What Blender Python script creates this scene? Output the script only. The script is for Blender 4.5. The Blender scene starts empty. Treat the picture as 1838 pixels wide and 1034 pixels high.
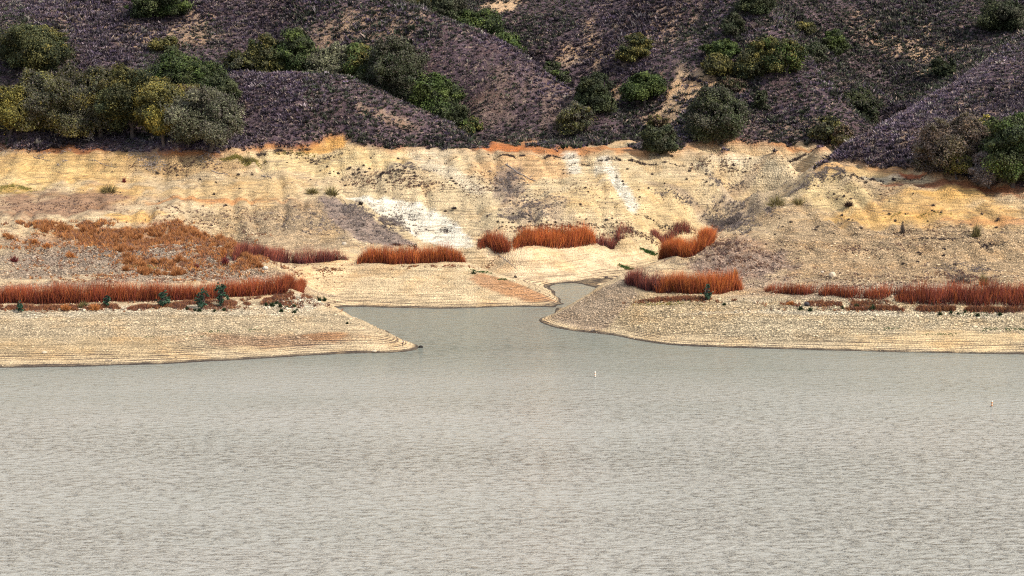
import bpy, math, random
import numpy as np
from mathutils import Vector, Matrix

# ------------------------------------------------------------------ camera, sky, sun, exposure
S = bpy.context.scene
COL = S.collection
FPX, CU, CV, VH, CAMH = 4800.0, 919.0, 517.0, -150.0, 114.0     # focal length and picture centre in photo pixels
PITCH = math.atan((CV - VH) / FPX)
cam = bpy.data.cameras.new("camera"); cam_o = bpy.data.objects.new("camera", cam); COL.objects.link(cam_o)
cam.sensor_width = 36.0; cam.lens = 36.0 * FPX / 1838.0
cam.clip_start = 1.0; cam.clip_end = 6000.0
cam_o.location = (0, 0, CAMH); cam_o.rotation_euler = (math.pi / 2 - PITCH, 0, 0)
S.camera = cam_o

SUN_EL, SUN_AZ = math.radians(44), math.radians(122)            # azimuth clockwise from +Y (the view direction): behind, to the right
W = bpy.data.worlds.new("World"); S.world = W; W.use_nodes = True
wn = W.node_tree.nodes; wl = W.node_tree.links
sky = wn.new("ShaderNodeTexSky"); sky.sky_type = 'NISHITA'; sky.sun_disc = False
sky.sun_elevation = SUN_EL; sky.sun_rotation = SUN_AZ
sky.air_density = 1.0; sky.dust_density = 3.0; sky.ozone_density = 0.6; sky.altitude = 200
wn['Background'].inputs['Strength'].default_value = 0.15
tc = wn.new('ShaderNodeTexCoord'); mp = wn.new('ShaderNodeMapping'); mp.inputs['Scale'].default_value = (1.2, 1.2, 3.2); wl.new(tc.outputs['Generated'], mp.inputs['Vector'])
cl = wn.new('ShaderNodeTexNoise'); cl.inputs['Scale'].default_value = 2.2; cl.inputs['Detail'].default_value = 6; cl.inputs['Roughness'].default_value = .6; wl.new(mp.outputs[0], cl.inputs['Vector'])
cr = wn.new('ShaderNodeValToRGB'); cr.color_ramp.elements[0].position = .36; cr.color_ramp.elements[0].color = (.35, .35, .35, 1); cr.color_ramp.elements[1].position = .58; cr.color_ramp.elements[1].color = (.95, .95, .95, 1); wl.new(cl.outputs['Fac'], cr.inputs[0])
sx = wn.new('ShaderNodeSeparateXYZ'); wl.new(tc.outputs['Generated'], sx.inputs[0])
cd = wn.new('ShaderNodeMapRange'); cd.interpolation_type = 'SMOOTHSTEP'; wl.new(sx.outputs[1], cd.inputs[0]); cd.inputs[1].default_value = -.1; cd.inputs[2].default_value = .6; cd.inputs[3].default_value = .22; cd.inputs[4].default_value = 1.0   # unseen cloud bank, added over the hills to brighten the water's reflection
cx_m = wn.new('ShaderNodeMath'); cx_m.operation = 'MULTIPLY'; wl.new(cr.outputs[0], cx_m.inputs[0]); wl.new(cd.outputs[0], cx_m.inputs[1])
cm = wn.new('ShaderNodeMix'); cm.data_type = 'RGBA'; wl.new(cx_m.outputs[0], cm.inputs[0]); wl.new(sky.outputs[0], cm.inputs[6]); cm.inputs[7].default_value = (12.4, 12.2, 11.7, 1)   # bright cloud colour, added for the lake to mirror
wl.new(cm.outputs[2], wn['Background'].inputs['Color'])
sun = bpy.data.lights.new("sun", 'SUN'); sun.energy = 4.4; sun.angle = math.radians(0.6); sun.color = (1.0, 0.90, 0.76)
sun_o = bpy.data.objects.new("sun", sun); COL.objects.link(sun_o)
sd = Vector((math.sin(SUN_AZ) * math.cos(SUN_EL), math.cos(SUN_AZ) * math.cos(SUN_EL), math.sin(SUN_EL)))
sun_o.rotation_euler = sd.to_track_quat('Z', 'Y').to_euler(); sun_o.location = sd * 500
S.view_settings.view_transform = 'Standard'; S.view_settings.look = 'None'
S.view_settings.exposure = 0.25; S.view_settings.gamma = 1.0
S.cycles.use_denoising = False; S.cycles.sample_clamp_direct = 3.0; S.cycles.sample_clamp_indirect = 3.0; S.cycles.filter_width = 1.1
S.cycles.max_bounces = 4; S.cycles.diffuse_bounces = 2; S.cycles.glossy_bounces = 2

# ------------------------------------------------------------------ numeric helpers
rs = np.random.RandomState(7)
_T = np.random.RandomState(3).rand(256, 256)
def vnoise(x, y, k=0):
    x = np.asarray(x, float) + 37.1 * k; y = np.asarray(y, float) + 91.7 * k
    xi = np.floor(x).astype(int); yi = np.floor(y).astype(int); fx = x - xi; fy = y - yi
    fx = fx * fx * (3 - 2 * fx); fy = fy * fy * (3 - 2 * fy)
    a = _T[xi & 255, yi & 255]; b = _T[(xi + 1) & 255, yi & 255]; c = _T[xi & 255, (yi + 1) & 255]; d = _T[(xi + 1) & 255, (yi + 1) & 255]
    return (a * (1 - fx) + b * fx) * (1 - fy) + (c * (1 - fx) + d * fx) * fy
def fbm(x, y, n=4, k=0):
    s = 0; a = 1; t = 0; f = 1; x = np.asarray(x, float); y = np.asarray(y, float)
    for i in range(n):
        x, y = .8 * x - .6 * y, .6 * x + .8 * y                    # turn each octave so no lattice shows
        s = s + a * vnoise(x * f, y * f, k + i * 5); t += a; a *= .5; f *= 2.03
    return s / t
def sstep(a, b, x):
    t = np.clip((x - a) / (b - a), 0, 1); return t * t * (3 - 2 * t)
def lin(c):
    c = np.array(c, float) / 255.; return np.where(c <= .04045, c / 12.92, ((c + .055) / 1.055) ** 2.4)
def alb(r, g, b, k=1.62): return lin((r, g, b)) / k               # albedo of ground that shows as this sRGB colour in daylight

CT, ST = math.cos(PITCH), math.sin(PITCH)
def ray(u, v):
    a = (u - CU) / FPX; b = (v - CV) / FPX
    return np.array((a, CT - b * ST, -ST - b * CT))
def at_z(u, v, z): d = ray(u, v); t = (z - CAMH) / d[2]; return (d[0] * t, d[1] * t, z)
def at_y(u, v, Y): d = ray(u, v); t = Y / d[1]; return (d[0] * t, Y, CAMH + d[2] * t)

# ------------------------------------------------------------------ terrain: old water levels (contours) and hill crests, joined by a thin-plate spline
pts = []
def cz(z, *uv):                                                   # points of one old water level
    for i in range(len(uv) - 1):
        n = max(1, int(abs(uv[i + 1][0] - uv[i][0]) / 55))
        for k in range(n):
            t = k / n; pts.append(at_z(uv[i][0] * (1 - t) + uv[i + 1][0] * t, uv[i][1] * (1 - t) + uv[i + 1][1] * t, z))
    pts.append(at_z(*uv[-1], z))
def cp(*uvz):
    for u, v, z in uvz: pts.append(at_z(u, v, z))
def cy(*uvy, dz=0):
    for u, v, y in uvy: p = at_y(u, v, y); pts.append((p[0], p[1], p[2] + dz))
def wp(*xyz): pts.extend(xyz)
# shore of the left point
cz(0, (-350, 668), (-100, 663), (0, 660.5), (150, 658), (300, 653), (450, 645), (560, 638), (650, 634), (720, 632), (748, 627))
cz(-2.5, (-350, 705), (0, 700), (300, 690), (560, 675), (720, 664), (800, 640))
cp((760, 622, -.9), (735, 614, .55), (700, 598, 1.9), (650, 574, 3.9), (600, 550, 5.6), (560, 537, 7.0))

for (u, v, z, dy, dz) in ((735, 614, .55, 6, 1.3), (700, 598, 1.9, 7, 2.1), (650, 574, 3.9, 8, 2.4), (600, 550, 5.6, 8, 2.2)):
    q = at_z(u, v, z); wp((q[0] * (1 + dy / q[1]), q[1] + dy, z - dz))
p = at_y(735, 607, 735); wp((p[0], 735, -1.2)); p = at_y(690, 600, 742); wp((p[0], 742, -1.2)); p = at_y(640, 600, 752); wp((p[0], 754, -1.0)); p = at_y(590, 600, 762); wp((p[0], 764, -.4)); p = at_y(550, 600, 768); wp((p[0], 770, 2.0)); p = at_y(500, 600, 775); wp((p[0], 778, 6.0))
cz(3.3, (-100, 612), (150, 612), (300, 610), (450, 600), (560, 590))
cz(6.6, (-350, 572), (0, 568), (200, 566), (350, 562), (450, 556), (545, 545))
cz(8.2, (-350, 552), (0, 547), (200, 545), (350, 538), (450, 530), (535, 522))
cz(10.5, (-300, 505), (0, 500), (200, 496), (400, 487), (500, 480))
cz(15, (-300, 440), (0, 436), (200, 430), (400, 432))
cz(18.5, (-300, 400), (0, 398), (180, 398), (330, 400))
cz(20.5, (-300, 360), (0, 360), (200, 365))
cp((100, 320, 24.5), (300, 340, 23.5), (450, 370, 19.5), (300, 300, 27.5), (420, 310, 26), (0, 300, 27), (550, 400, 15.5), (640, 430, 11.5), (550, 440, 11.2), (450, 430, 13.5))
# crest of the left spur and the gully behind it
cp((480, 285, 29.2), (540, 320, 25), (600, 350, 21), (680, 395, 15.3), (750, 437, 10.2))
cp((640, 345, 19.5), (700, 380, 15.2), (760, 405, 12.6), (820, 432, 10.0))
# far shore of the cove, sandy mound
cz(0, (610, 552), (700, 552.5), (800, 554), (900, 551), (1005, 551), (1014, 546))
cz(8, (420, 462), (520, 470), (640, 472), (750, 474), (832, 470))
cz(4, (560, 512), (650, 512), (800, 515), (880, 518))
cp((885, 489, 5.4), (930, 503, 3.8), (965, 515, 2.4), (995, 532, 1.0))
cp((880, 478, 3.4), (930, 496, 2.0), (975, 508, .6))
cp((650, 560, -.9), (760, 575, -2), (760, 600, -2.5), (880, 575, -2), (960, 568, -1.5), (900, 610, -3), (900, 640, -4))
# creek pond and the sandy bank
cp((1004, 533, -.5), (1022, 541, -.9), (1030, 547, -1.1), (1036, 536, -.9), (1046, 524, -.6), (1010, 520, -.5), (1035, 518, -.5), (985, 516, 0.05), (1005, 508, .1), (1050, 506, .2), (1065, 510, .3))
cp((1050, 500, .5), (1100, 488, 1.2), (1140, 474, 2.2), (1176, 458, 3.6))
cz(8, (862, 449), (910, 452), (1000, 448), (1070, 441)); cp((1110, 441, 7), (1150, 452, 5), (940, 480, 4.2), (1020, 475, 4.2))
cp((1190, 440, 5.5), (1180, 425, 8.5), (1120, 425, 10), (1240, 418, 8.6), (1280, 400, 10.5), (1330, 380, 13), (1372, 362, 15.5))
# middle bank up to the old high-water rim
cp((900, 400, 14.5), (1000, 410, 13), (1100, 400, 14), (1200, 395, 13.0), (700, 310, 26), (800, 340, 21.5), (900, 340, 22), (1000, 340, 22), (1100, 340, 22), (1200, 330, 22.5), (1300, 330, 21.5),
   (1240, 297, 27.2), (1300, 329, 22.8), (1350, 352, 18.8), (1290, 290, 27.2), (1400, 300, 25.5), (1430, 330, 20.5))
cz(32.5, (650, 265), (700, 263), (800, 262), (880, 257), (1000, 262), (1100, 264), (1200, 266), (1300, 269), (1400, 271), (1465, 268))
cp((450, 262, 33.2), (520, 258, 33.8), (600, 243, 36.2), (560, 275, 30.5), (620, 290, 28.5), (500, 290, 28.6))
cz(33, (-350, 262), (0, 258), (100, 260), (200, 264), (300, 269), (400, 268))
# right point: shore, crest, old levels
cz(0, (973, 580), (1010, 591), (1060, 597.5), (1100, 602), (1150, 612), (1200, 619), (1300, 624), (1450, 628), (1600, 632), (1838, 636.5), (2150, 642))
cz(-2.5, (1000, 625), (1200, 650), (1500, 660), (1838, 670), (2150, 680))
cp((955, 588, -1.2), (1000, 562, 2.1), (1045, 535, 4.2), (1065, 520, 5.2), (1100, 503, 6.4), (1130, 489, 7.4), (1180, 468, 8.3), (1230, 445, 11), (1275, 424, 13.3), (1330, 398, 16.6), (1370, 374, 19.8), (1420, 345, 24), (1462, 314, 29.8), (1482, 293, 33))
for (u, v, z, back, zb) in ((985, 570, 0, 16, -.6), (1030, 545, 0, 18, -.6), (1060, 520, 0, 22, -.2), (1090, 505, 0, 26, .6), (1130, 489, 0, 28, 2.0), (1190, 465, 0, 26, 4.0), (1275, 424, 0, 26, 8), (1370, 374, 0, 26, 13.5)):
    q = at_z(u, v, {985: 1.2, 1030: 3.4, 1060: 5, 1090: 6.1, 1130: 7.4, 1190: 8.6, 1275: 13.3, 1370: 19.8}[u]); wp((q[0] * 1.01, q[1] + back, zb))
cz(3.2, (1100, 570), (1200, 584), (1350, 592), (1600, 596), (1838, 600), (2100, 604))
cz(6.6, (1200, 545), (1330, 552), (1550, 558), (1838, 562), (2100, 566))
cz(8.2, (1130, 516), (1230, 530), (1330, 530), (1450, 540), (1600, 546), (1838, 550), (2100, 555))
cz(12, (1250, 480), (1400, 490), (1600, 495), (1838, 495), (2100, 500))
cz(17, (1380, 420), (1550, 432), (1700, 440), (1838, 442), (2100, 450))
cz(22.5, (1440, 365), (1600, 380), (1838, 392), (2100, 400))
cp((1480, 330, 27.5), (1540, 334, 27.5), (1600, 340, 27.2), (1650, 346, 26.8), (1700, 352, 26.2), (1770, 357, 25.7), (1838, 362, 25.3), (1960, 368, 25), (2100, 374, 24.8))
cp((1530, 291, 32.5), (1580, 296, 32.3), (1610, 302, 32), (1640, 308, 31.5), (1700, 320, 30.4), (1760, 328, 29.7), (1838, 336, 29), (1960, 343, 28.7), (2100, 350, 28.5))
# hills: crests and faces, (u, v, distance)
cy((420, 137, 990), (490, 132, 988), (560, 132, 986), (630, 146, 984), (700, 172, 982), (760, 196, 978), (810, 222, 976), (862, 250, 974))          # low dome
cy((450, 205, 968), (560, 200, 963), (650, 225, 958), (740, 240, 962))
cy((500, 128, 1008), (600, 138, 1005), (700, 175, 1000), (800, 214, 992), dz=-3.5)
cy((1155, 262, 974), (1110, 216, 984), (1050, 171, 994), (950, 106, 1006), (850, 51, 1018), (760, 20, 1027), (690, 0, 1033), (600, -40, 1050), (500, -90, 1075))   # big left hill crest
cy((900, 235, 982), (1000, 235, 980), (880, 150, 996), (800, 120, 1004), (700, 100, 1012), (600, 90, 1018), (450, 60, 1030), (500, 10, 1045), (300, 40, 1040), (200, 20, 1045), (350, 100, 1015), (250, 110, 1008), (100, 60, 1024), (0, 80, 1015), (-150, 60, 1030), (-300, 80, 1020))
cy((20, 235, 962), (150, 236, 962), (300, 240, 960), (100, 180, 985), (250, 180, 982), (380, 200, 975), (-200, 220, 965), (-300, 200, 975), (0, 160, 990))
cy((865, 62, 1042), (950, 112, 1032), (1050, 178, 1018), (760, 28, 1052), dz=-5)
cy((1150, 240, 988), (1110, 190, 1012), (1060, 130, 1035), (1000, 80, 1058), (920, 30, 1085), (860, -10, 1105))                                  # gully between the hills
cy((1250, 200, 982), (1330, 200, 985), (1250, 120, 1012), (1330, 130, 1008), (1250, 40, 1045), (1180, 10, 1062), (1150, 100, 1030), (1200, 240, 970), (1400, 230, 975), (1420, 180, 990), (1200, -60, 1085))
cy((1558, 226, 982), (1512, 174, 997), (1470, 124, 1009), (1440, 90, 1017), (1410, 52, 1026), (1381, 17, 1034), (1350, -20, 1045), (1300, -80, 1070))   # middle spur edge
cy((1480, 250, 965), (1540, 245, 972))
cy((1500, 150, 1016), (1455, 90, 1034), (1545, 205, 1002), (1420, 50, 1046), dz=-5)
cy((1605, 192, 1018), (1564, 160, 1030), (1474, 86, 1058), (1400, 22, 1080), (1370, -30, 1100))
cy((1620, 175, 1036), (1540, 112, 1058), (1480, 66, 1078), dz=-6)
cy((1640, 180, 1035), (1680, 130, 1062), (1720, 90, 1085), (1600, 60, 1105), (1650, 0, 1135), (1800, 60, 1090), (1760, 10, 1125), (1900, 30, 1100), (1838, -20, 1135), (1550, -10, 1145))
cy((1482, 290, 888), (1540, 251, 902), (1600, 216, 915), (1660, 180, 928), (1740, 130, 945), (1800, 88, 958), (1838, 60, 967), (1920, 0, 985), (2100, -80, 1010))   # right spur crest
for (u, v, y) in ((1540, 251, 902), (1600, 216, 915), (1660, 180, 928), (1740, 130, 945), (1838, 60, 967), (1960, -20, 995)):
    q = at_y(u, v, y); wp((q[0] + 2, q[1] + 12, q[2] - 2.6), (q[0] + 6, q[1] + 40, q[2] - 13))
cy((1650, 260, 888), (1750, 240, 880), (1838, 230, 872), (1750, 180, 915), (1838, 150, 920), (2000, 200, 880), (2050, 100, 930))
for x in (-330, -200, -100, 0, 100, 200, 330): wp((x, 590, -9), (x, 1250, 140), (x, 1420, 235))
for x in (-330, -230, 250, 330): wp((x, 1130, 100))
PT = np.array(pts)
def tps_fit(P, lam):
    q = P[:, :2] / 100; n = len(q); d2 = ((q[:, None] - q[None]) ** 2).sum(-1)
    K = .5 * d2 * np.log(d2 + 1e-12) + lam * np.eye(n)
    A = np.zeros((n + 3, n + 3)); A[:n, :n] = K; A[:n, n] = 1; A[:n, n + 1:] = q; A[n, :n] = 1; A[n + 1:, :n] = q.T
    return q, np.linalg.solve(A, np.concatenate([P[:, 2], [0, 0, 0]]))
_q, _w = tps_fit(PT, 2e-5)
def tps(x, y):
    sh = x.shape; p = np.stack([x.ravel(), y.ravel()], 1) / 100; out = np.empty(len(p)); n = len(_q)
    for i in range(0, len(p), 20000):
        c = p[i:i + 20000]; d2 = (c[:, :1] - _q[:, 0]) ** 2 + (c[:, 1:] - _q[:, 1]) ** 2
        out[i:i + 20000] = (.5 * d2 * np.log(d2 + 1e-12)) @ _w[:n] + _w[n] + c @ _w[n + 1:]
    return out.reshape(sh)
X0, X1, Y0, Y1 = -330., 330., 585., 1420.
CS = 3.0
cx = np.arange(X0 - CS, X1 + 2 * CS, CS); cyv = np.arange(Y0 - CS, Y1 + 2 * CS, CS)
CG = tps(*np.meshgrid(cx, cyv, indexing='ij'))
def cubic(G, x, y, x0, y0, h):
    fx = np.clip((x - x0) / h, 1, G.shape[0] - 3); fy = np.clip((y - y0) / h, 1, G.shape[1] - 3)
    i = np.floor(fx).astype(int); j = np.floor(fy).astype(int); s = fx - i; t = fy - j
    def wgt(s): return (-.5 * s + s * s - .5 * s ** 3, 1 - 2.5 * s * s + 1.5 * s ** 3, .5 * s + 2 * s * s - 1.5 * s ** 3, -.5 * s * s + .5 * s ** 3)
    wx = wgt(s); wy = wgt(t); r = 0
    for a in range(4):
        for b in range(4): r = r + wx[a] * wy[b] * G[i + a - 1, j + b - 1]
    return r
GS = 0.9
gx = np.arange(X0, X1, GS); gy = np.arange(Y0, Y1 - 2, GS)
GX, GY = np.meshgrid(gx, gy, indexing='ij')
Z = cubic(CG, GX, GY, cx[0], cyv[0], CS)
SC = at_z(600, 243, 36.2)
RIM = 32.6 + 1.6 * (fbm(GX / 3.2, GY / 30, 3, 61) - .5) - 3.4 * sstep(118, 160, GX) * sstep(900, 870, GY) + 1.5 * (fbm(GX / 9, GY / 60, 3, 2) - .5) * 2 + 3.4 * np.exp(-(((GX - SC[0]) / 7) ** 2 + ((GY - SC[1]) / 22) ** 2))
hillm = sstep(-.4, .6, Z - RIM)
# relief: gullies on the hills, rills on the banks, level benches cut by the falling water
land = sstep(.3, 3, Z)
Z = Z + hillm * (2.2 * (fbm(GX / 30, GY / 60, 3, 4) - .5) + 1.8 * (fbm(GX / 9, GY / 14, 3, 6) - .5))
Z = Z + (1 - hillm) * land * (1.1 * sstep(5, 13, Z) * (fbm(GX / 14, GY / 18, 3, 8) - .5) + .35 * (fbm(GX / 20, GY / 26, 3, 8) - .5) + 1.5 * (fbm(GX / 2.8, GY / 17, 3, 9) - .5) * sstep(6, 14, Z) + 2.0 * (np.abs(vnoise(GX / 5.5 + .12 * GY / 5, GY / 30, 71) - .5) * 2 - .5) * sstep(10, 17, Z) + (.07 + .3 * sstep(6, 12, Z)) * (fbm(GX / 2.2, GY / 2.2, 2, 10) - .5))
Z = Z + (1 - land) * .12 * (fbm(GX / 6, GY / 6, 3, 12) - .5)
def bench(z, s):
    f = z / s; i = np.floor(f); t = f - i; return (i + sstep(.55, 1.0, t)) * s
wob = .5 * (fbm(GX / 40, GY / 40, 2, 14) - .5)
bm_ = (1 - hillm) * sstep(.1, .5, Z)
Z = Z + bm_ * (.45 * (bench(Z + wob, .62) - Z - wob) * sstep(9, 6, Z) + .3 * (bench(Z + wob, 1.5) - Z - wob) * sstep(7, 9, Z))
scarp = np.exp(-((Z - RIM + .5) / 1.2) ** 2)
def hgt(x, y):
    x = np.asarray(x, float); y = np.asarray(y, float)
    fx = np.clip((x - X0) / GS, 0, len(gx) - 2); fy = np.clip((y - Y0) / GS, 0, len(gy) - 2)
    i = fx.astype(int); j = fy.astype(int); s = fx - i; t = fy - j
    return Z[i, j] * (1 - s) * (1 - t) + Z[i + 1, j] * s * (1 - t) + Z[i, j + 1] * (1 - s) * t + Z[i + 1, j + 1] * s * t
def grid_at(G, x, y):
    i = np.clip(np.round((np.asarray(x) - X0) / GS).astype(int), 0, len(gx) - 1); j = np.clip(np.round((np.asarray(y) - Y0) / GS).astype(int), 0, len(gy) - 1)
    return G[i, j]
_ys = np.arange(600., 1400., .5)
def hit(u, v):                                                     # where a line of sight meets the ground
    d = ray(u, v); t = _ys / d[1]; x = d[0] * t; z = CAMH + d[2] * t
    h = hgt(x, _ys); k = np.argmax(h >= z)
    if not (h >= z).any(): k = len(_ys) - 1
    return float(x[k]), float(_ys[k]), float(h[k])
def mpp(y): return y / CT / FPX                                    # metres per photo pixel at that distance

# ------------------------------------------------------------------ materials
def new_mat(name):
    m = bpy.data.materials.new(name); m.use_nodes = True; nt = m.node_tree
    return m, nt, nt.nodes['Principled BSDF']
class NB:
    def __init__(s, nt): s.nt = nt
    def n(s, t, **k):
        o = s.nt.nodes.new(t)
        for a, b in k.items(): setattr(o, a, b)
        return o
    def put(s, sock, v):
        if isinstance(v, bpy.types.NodeSocket): s.nt.links.new(v, sock)
        elif v is not None: sock.default_value = v
    def math(s, op, a, b=None, clamp=False):
        o = s.n('ShaderNodeMath', operation=op); o.use_clamp = clamp; s.put(o.inputs[0], a); s.put(o.inputs[1], b); return o.outputs[0]
    def vmul(s, a, b):
        o = s.n('ShaderNodeVectorMath', operation='MULTIPLY'); s.put(o.inputs[0], a); s.put(o.inputs[1], b); return o.outputs[0]
    def mix(s, f, a, b, blend='MIX'):
        o = s.n('ShaderNodeMix', data_type='RGBA', blend_type=blend); s.put(o.inputs[0], f); s.put(o.inputs[6], a); s.put(o.inputs[7], b); return o.outputs[2]
    def noise(s, vec, scale, detail=3, rough=.55, col=False):
        o = s.n('ShaderNodeTexNoise'); s.put(o.inputs['Vector'], vec); o.inputs['Scale'].default_value = scale; o.inputs['Detail'].default_value = detail; o.inputs['Roughness'].default_value = rough
        return o.outputs['Color' if col else 'Fac']
    def ramp(s, f, *st):
        o = s.n('ShaderNodeValToRGB'); e = o.color_ramp.elements
        while len(e) < len(st): e.new(.5)
        for i, (p, c) in enumerate(st): e[i].position = p; e[i].color = (c, c, c, 1) if not hasattr(c, '__len__') else (*c, 1)
        s.put(o.inputs[0], f); return o.outputs[0]
    def pos(s): return s.n('ShaderNodeNewGeometry').outputs['Position']
    def attr(s, name, out='Color'): return s.n('ShaderNodeAttribute', attribute_name=name).outputs[out]
def val(b, s, f, lo, hi):                                          # map 0..1 to lo..hi
    o = b.n('ShaderNodeMapRange'); b.put(o.inputs[0], f); o.inputs[3].default_value = lo; o.inputs[4].default_value = hi; return o.outputs[0]
def scale_col(b, col, f):
    return b.mix(1.0, col, f, 'MULTIPLY')

def ground_material(name, hill=False):
    m, nt, bs = new_mat(name); b = NB(nt); P = b.pos(); soil = b.attr('soil'); rock = b.attr('rock', 'Fac')
    n1 = b.noise(P, .22, 5, .62); n2 = b.noise(P, 1.7, 3, .6)
    c = scale_col(b, soil, b.ramp(n1, (.3, .70), (.5, 1.0), (.7, 1.25)))
    c = scale_col(b, c, b.ramp(n2, (.3, .62), (.46, .98), (.72, 1.28)))
    hue = b.noise(P, .09, 3, .6)
    c = b.mix(b.ramp(hue, (.5, 0.), (.68, .45)), c, scale_col(b, c, (1.06, .86, .62, 1)))
    if hill:
        c = b.mix(b.ramp(b.noise(P, .62, 4, .62), (.57, 0.), (.65, .75)), c, (.29, .22, .175, 1)); c = b.mix(b.ramp(b.noise(P, .23, 4, .6), (.62, 0.), (.68, .5)), c, (.26, .20, .16, 1))
    if not hill:
        sv = b.vmul(P, (.035, .035, 2.6)); st = b.noise(sv, 1.0, 4, .75)
        c = scale_col(b, c, b.ramp(st, (.34, .58), (.45, .98), (.62, 1.14)))
        sepz = b.n('ShaderNodeSeparateXYZ'); b.put(sepz.inputs[0], P); low = b.ramp(b.math('MULTIPLY', sepz.outputs[2], .1), (.13, 1.), (.36, .32), (.8, .12))
        wz = b.math('ADD', b.math('MULTIPLY', sepz.outputs[2], 23.), b.math('MULTIPLY', b.noise(b.vmul(P, (.02, .03, 1.5)), 1.0, 4, .7), 16.))
        ln = b.math('SINE', wz); brk = b.noise(b.vmul(P, (.06, .1, .6)), 1.0, 4, .65)
        c = b.mix(b.math('MULTIPLY', b.math('MULTIPLY', b.ramp(ln, (.35, 0.), (.85, .92)), b.ramp(brk, (.36, .1), (.52, 1.))), low), c, (.075, .05, .04, 1))
        w2z = b.math('ADD', b.math('MULTIPLY', sepz.outputs[2], 9.), b.math('MULTIPLY', b.noise(b.vmul(P, (.03, .02, .5)), 1.0, 4, .7), 18.)); brk2 = b.noise(b.vmul(P, (.09, .06, .5)), 1.0, 4, .65); up = b.ramp(b.math('MULTIPLY', sepz.outputs[2], .03), (.2, 0.), (.3, .55))
        c = b.mix(b.math('MULTIPLY', b.math('MULTIPLY', b.ramp(b.math('SINE', w2z), (.6, 0.), (.95, 1.)), b.ramp(brk2, (.45, 0.), (.58, 1.))), up), c, (.12, .085, .07, 1))
        rill = b.noise(b.vmul(P, (.55, .06, .12)), 1.0, 4, .65); hi = b.ramp(b.math('MULTIPLY', sepz.outputs[2], .02), (.16, 0.), (.26, 1.))
        c = b.mix(hi, c, scale_col(b, c, b.ramp(rill, (.36, .88), (.5, 1.0), (.66, 1.06))))
    # stones: pale cobbles with the shade between them painted in as dark gaps
    vo = b.n('ShaderNodeTexVoronoi'); b.put(vo.inputs['Vector'], P); vo.inputs['Scale'].default_value = 1.7
    vo2 = b.n('ShaderNodeTexVoronoi'); b.put(vo2.inputs['Vector'], P); vo2.inputs['Scale'].default_value = 2.9
    cell = b.n('ShaderNodeSeparateColor'); b.put(cell.inputs[0], vo.outputs['Color'])
    stone = b.math('MULTIPLY', b.ramp(vo.outputs['Distance'], (.3, 1.), (.62, .36)), val(b, 0, cell.outputs[0], .55, 1.5))
    stone = b.math('MULTIPLY', stone, b.ramp(vo2.outputs['Distance'], (.25, 1.1), (.7, .6)))
    cs = scale_col(b, c, b.math('MULTIPLY', stone, 1.22))
    c = b.mix(rock, c, cs)
    # scattered dead weed specks
    sp = b.noise(P, 1.1, 2, .5); c = b.mix(b.math('MULTIPLY', b.ramp(sp, (.66, 0.), (.71, .75)), b.attr('weed', 'Fac')), c, (.07, .05, .042, 1))
    if not hill:
        sep = b.n('ShaderNodeSeparateXYZ'); b.put(sep.inputs[0], P)
        wet = b.math('ADD', sep.outputs[2], val(b, 0, b.noise(P, .25, 3, .6), -.28, .28))
        c = b.mix(b.ramp(b.math('MULTIPLY', wet, 1.0), (.12, .92), (.42, 0.)), c, (.028, .022, .022, 1))
    b.put(bs.inputs['Base Color'], c); bs.inputs['Roughness'].default_value = .95; bs.inputs['Specular IOR Level'].default_value = .15
    h = b.math('ADD', b.math('MULTIPLY', vo.outputs['Distance'], -.55), b.math('MULTIPLY', n2, .8))
    bu = b.n('ShaderNodeBump'); bu.inputs['Strength'].default_value = .9; bu.inputs['Distance'].default_value = .6; b.put(bu.inputs['Height'], h); b.put(bs.inputs['Normal'], bu.outputs[0])
    return m
def plant_material(name, rough=.8):                                # colour from the per-leaf tint
    m, nt, bs = new_mat(name); b = NB(nt)
    c = scale_col(b, b.attr('tint'), val(b, 0, b.noise(b.pos(), .8, 2), .75, 1.25))
    b.put(bs.inputs['Base Color'], c); bs.inputs['Roughness'].default_value = rough; bs.inputs['Specular IOR Level'].default_value = .2
    return m
def plain(name, col, rough=.7, var=.2, scale=3.):
    m, nt, bs = new_mat(name); b = NB(nt)
    c = scale_col(b, (*col, 1), val(b, 0, b.noise(b.pos(), scale, 4), 1 - var, 1 + var)); b.put(bs.inputs['Base Color'], c); bs.inputs['Roughness'].default_value = rough
    return m
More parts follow.
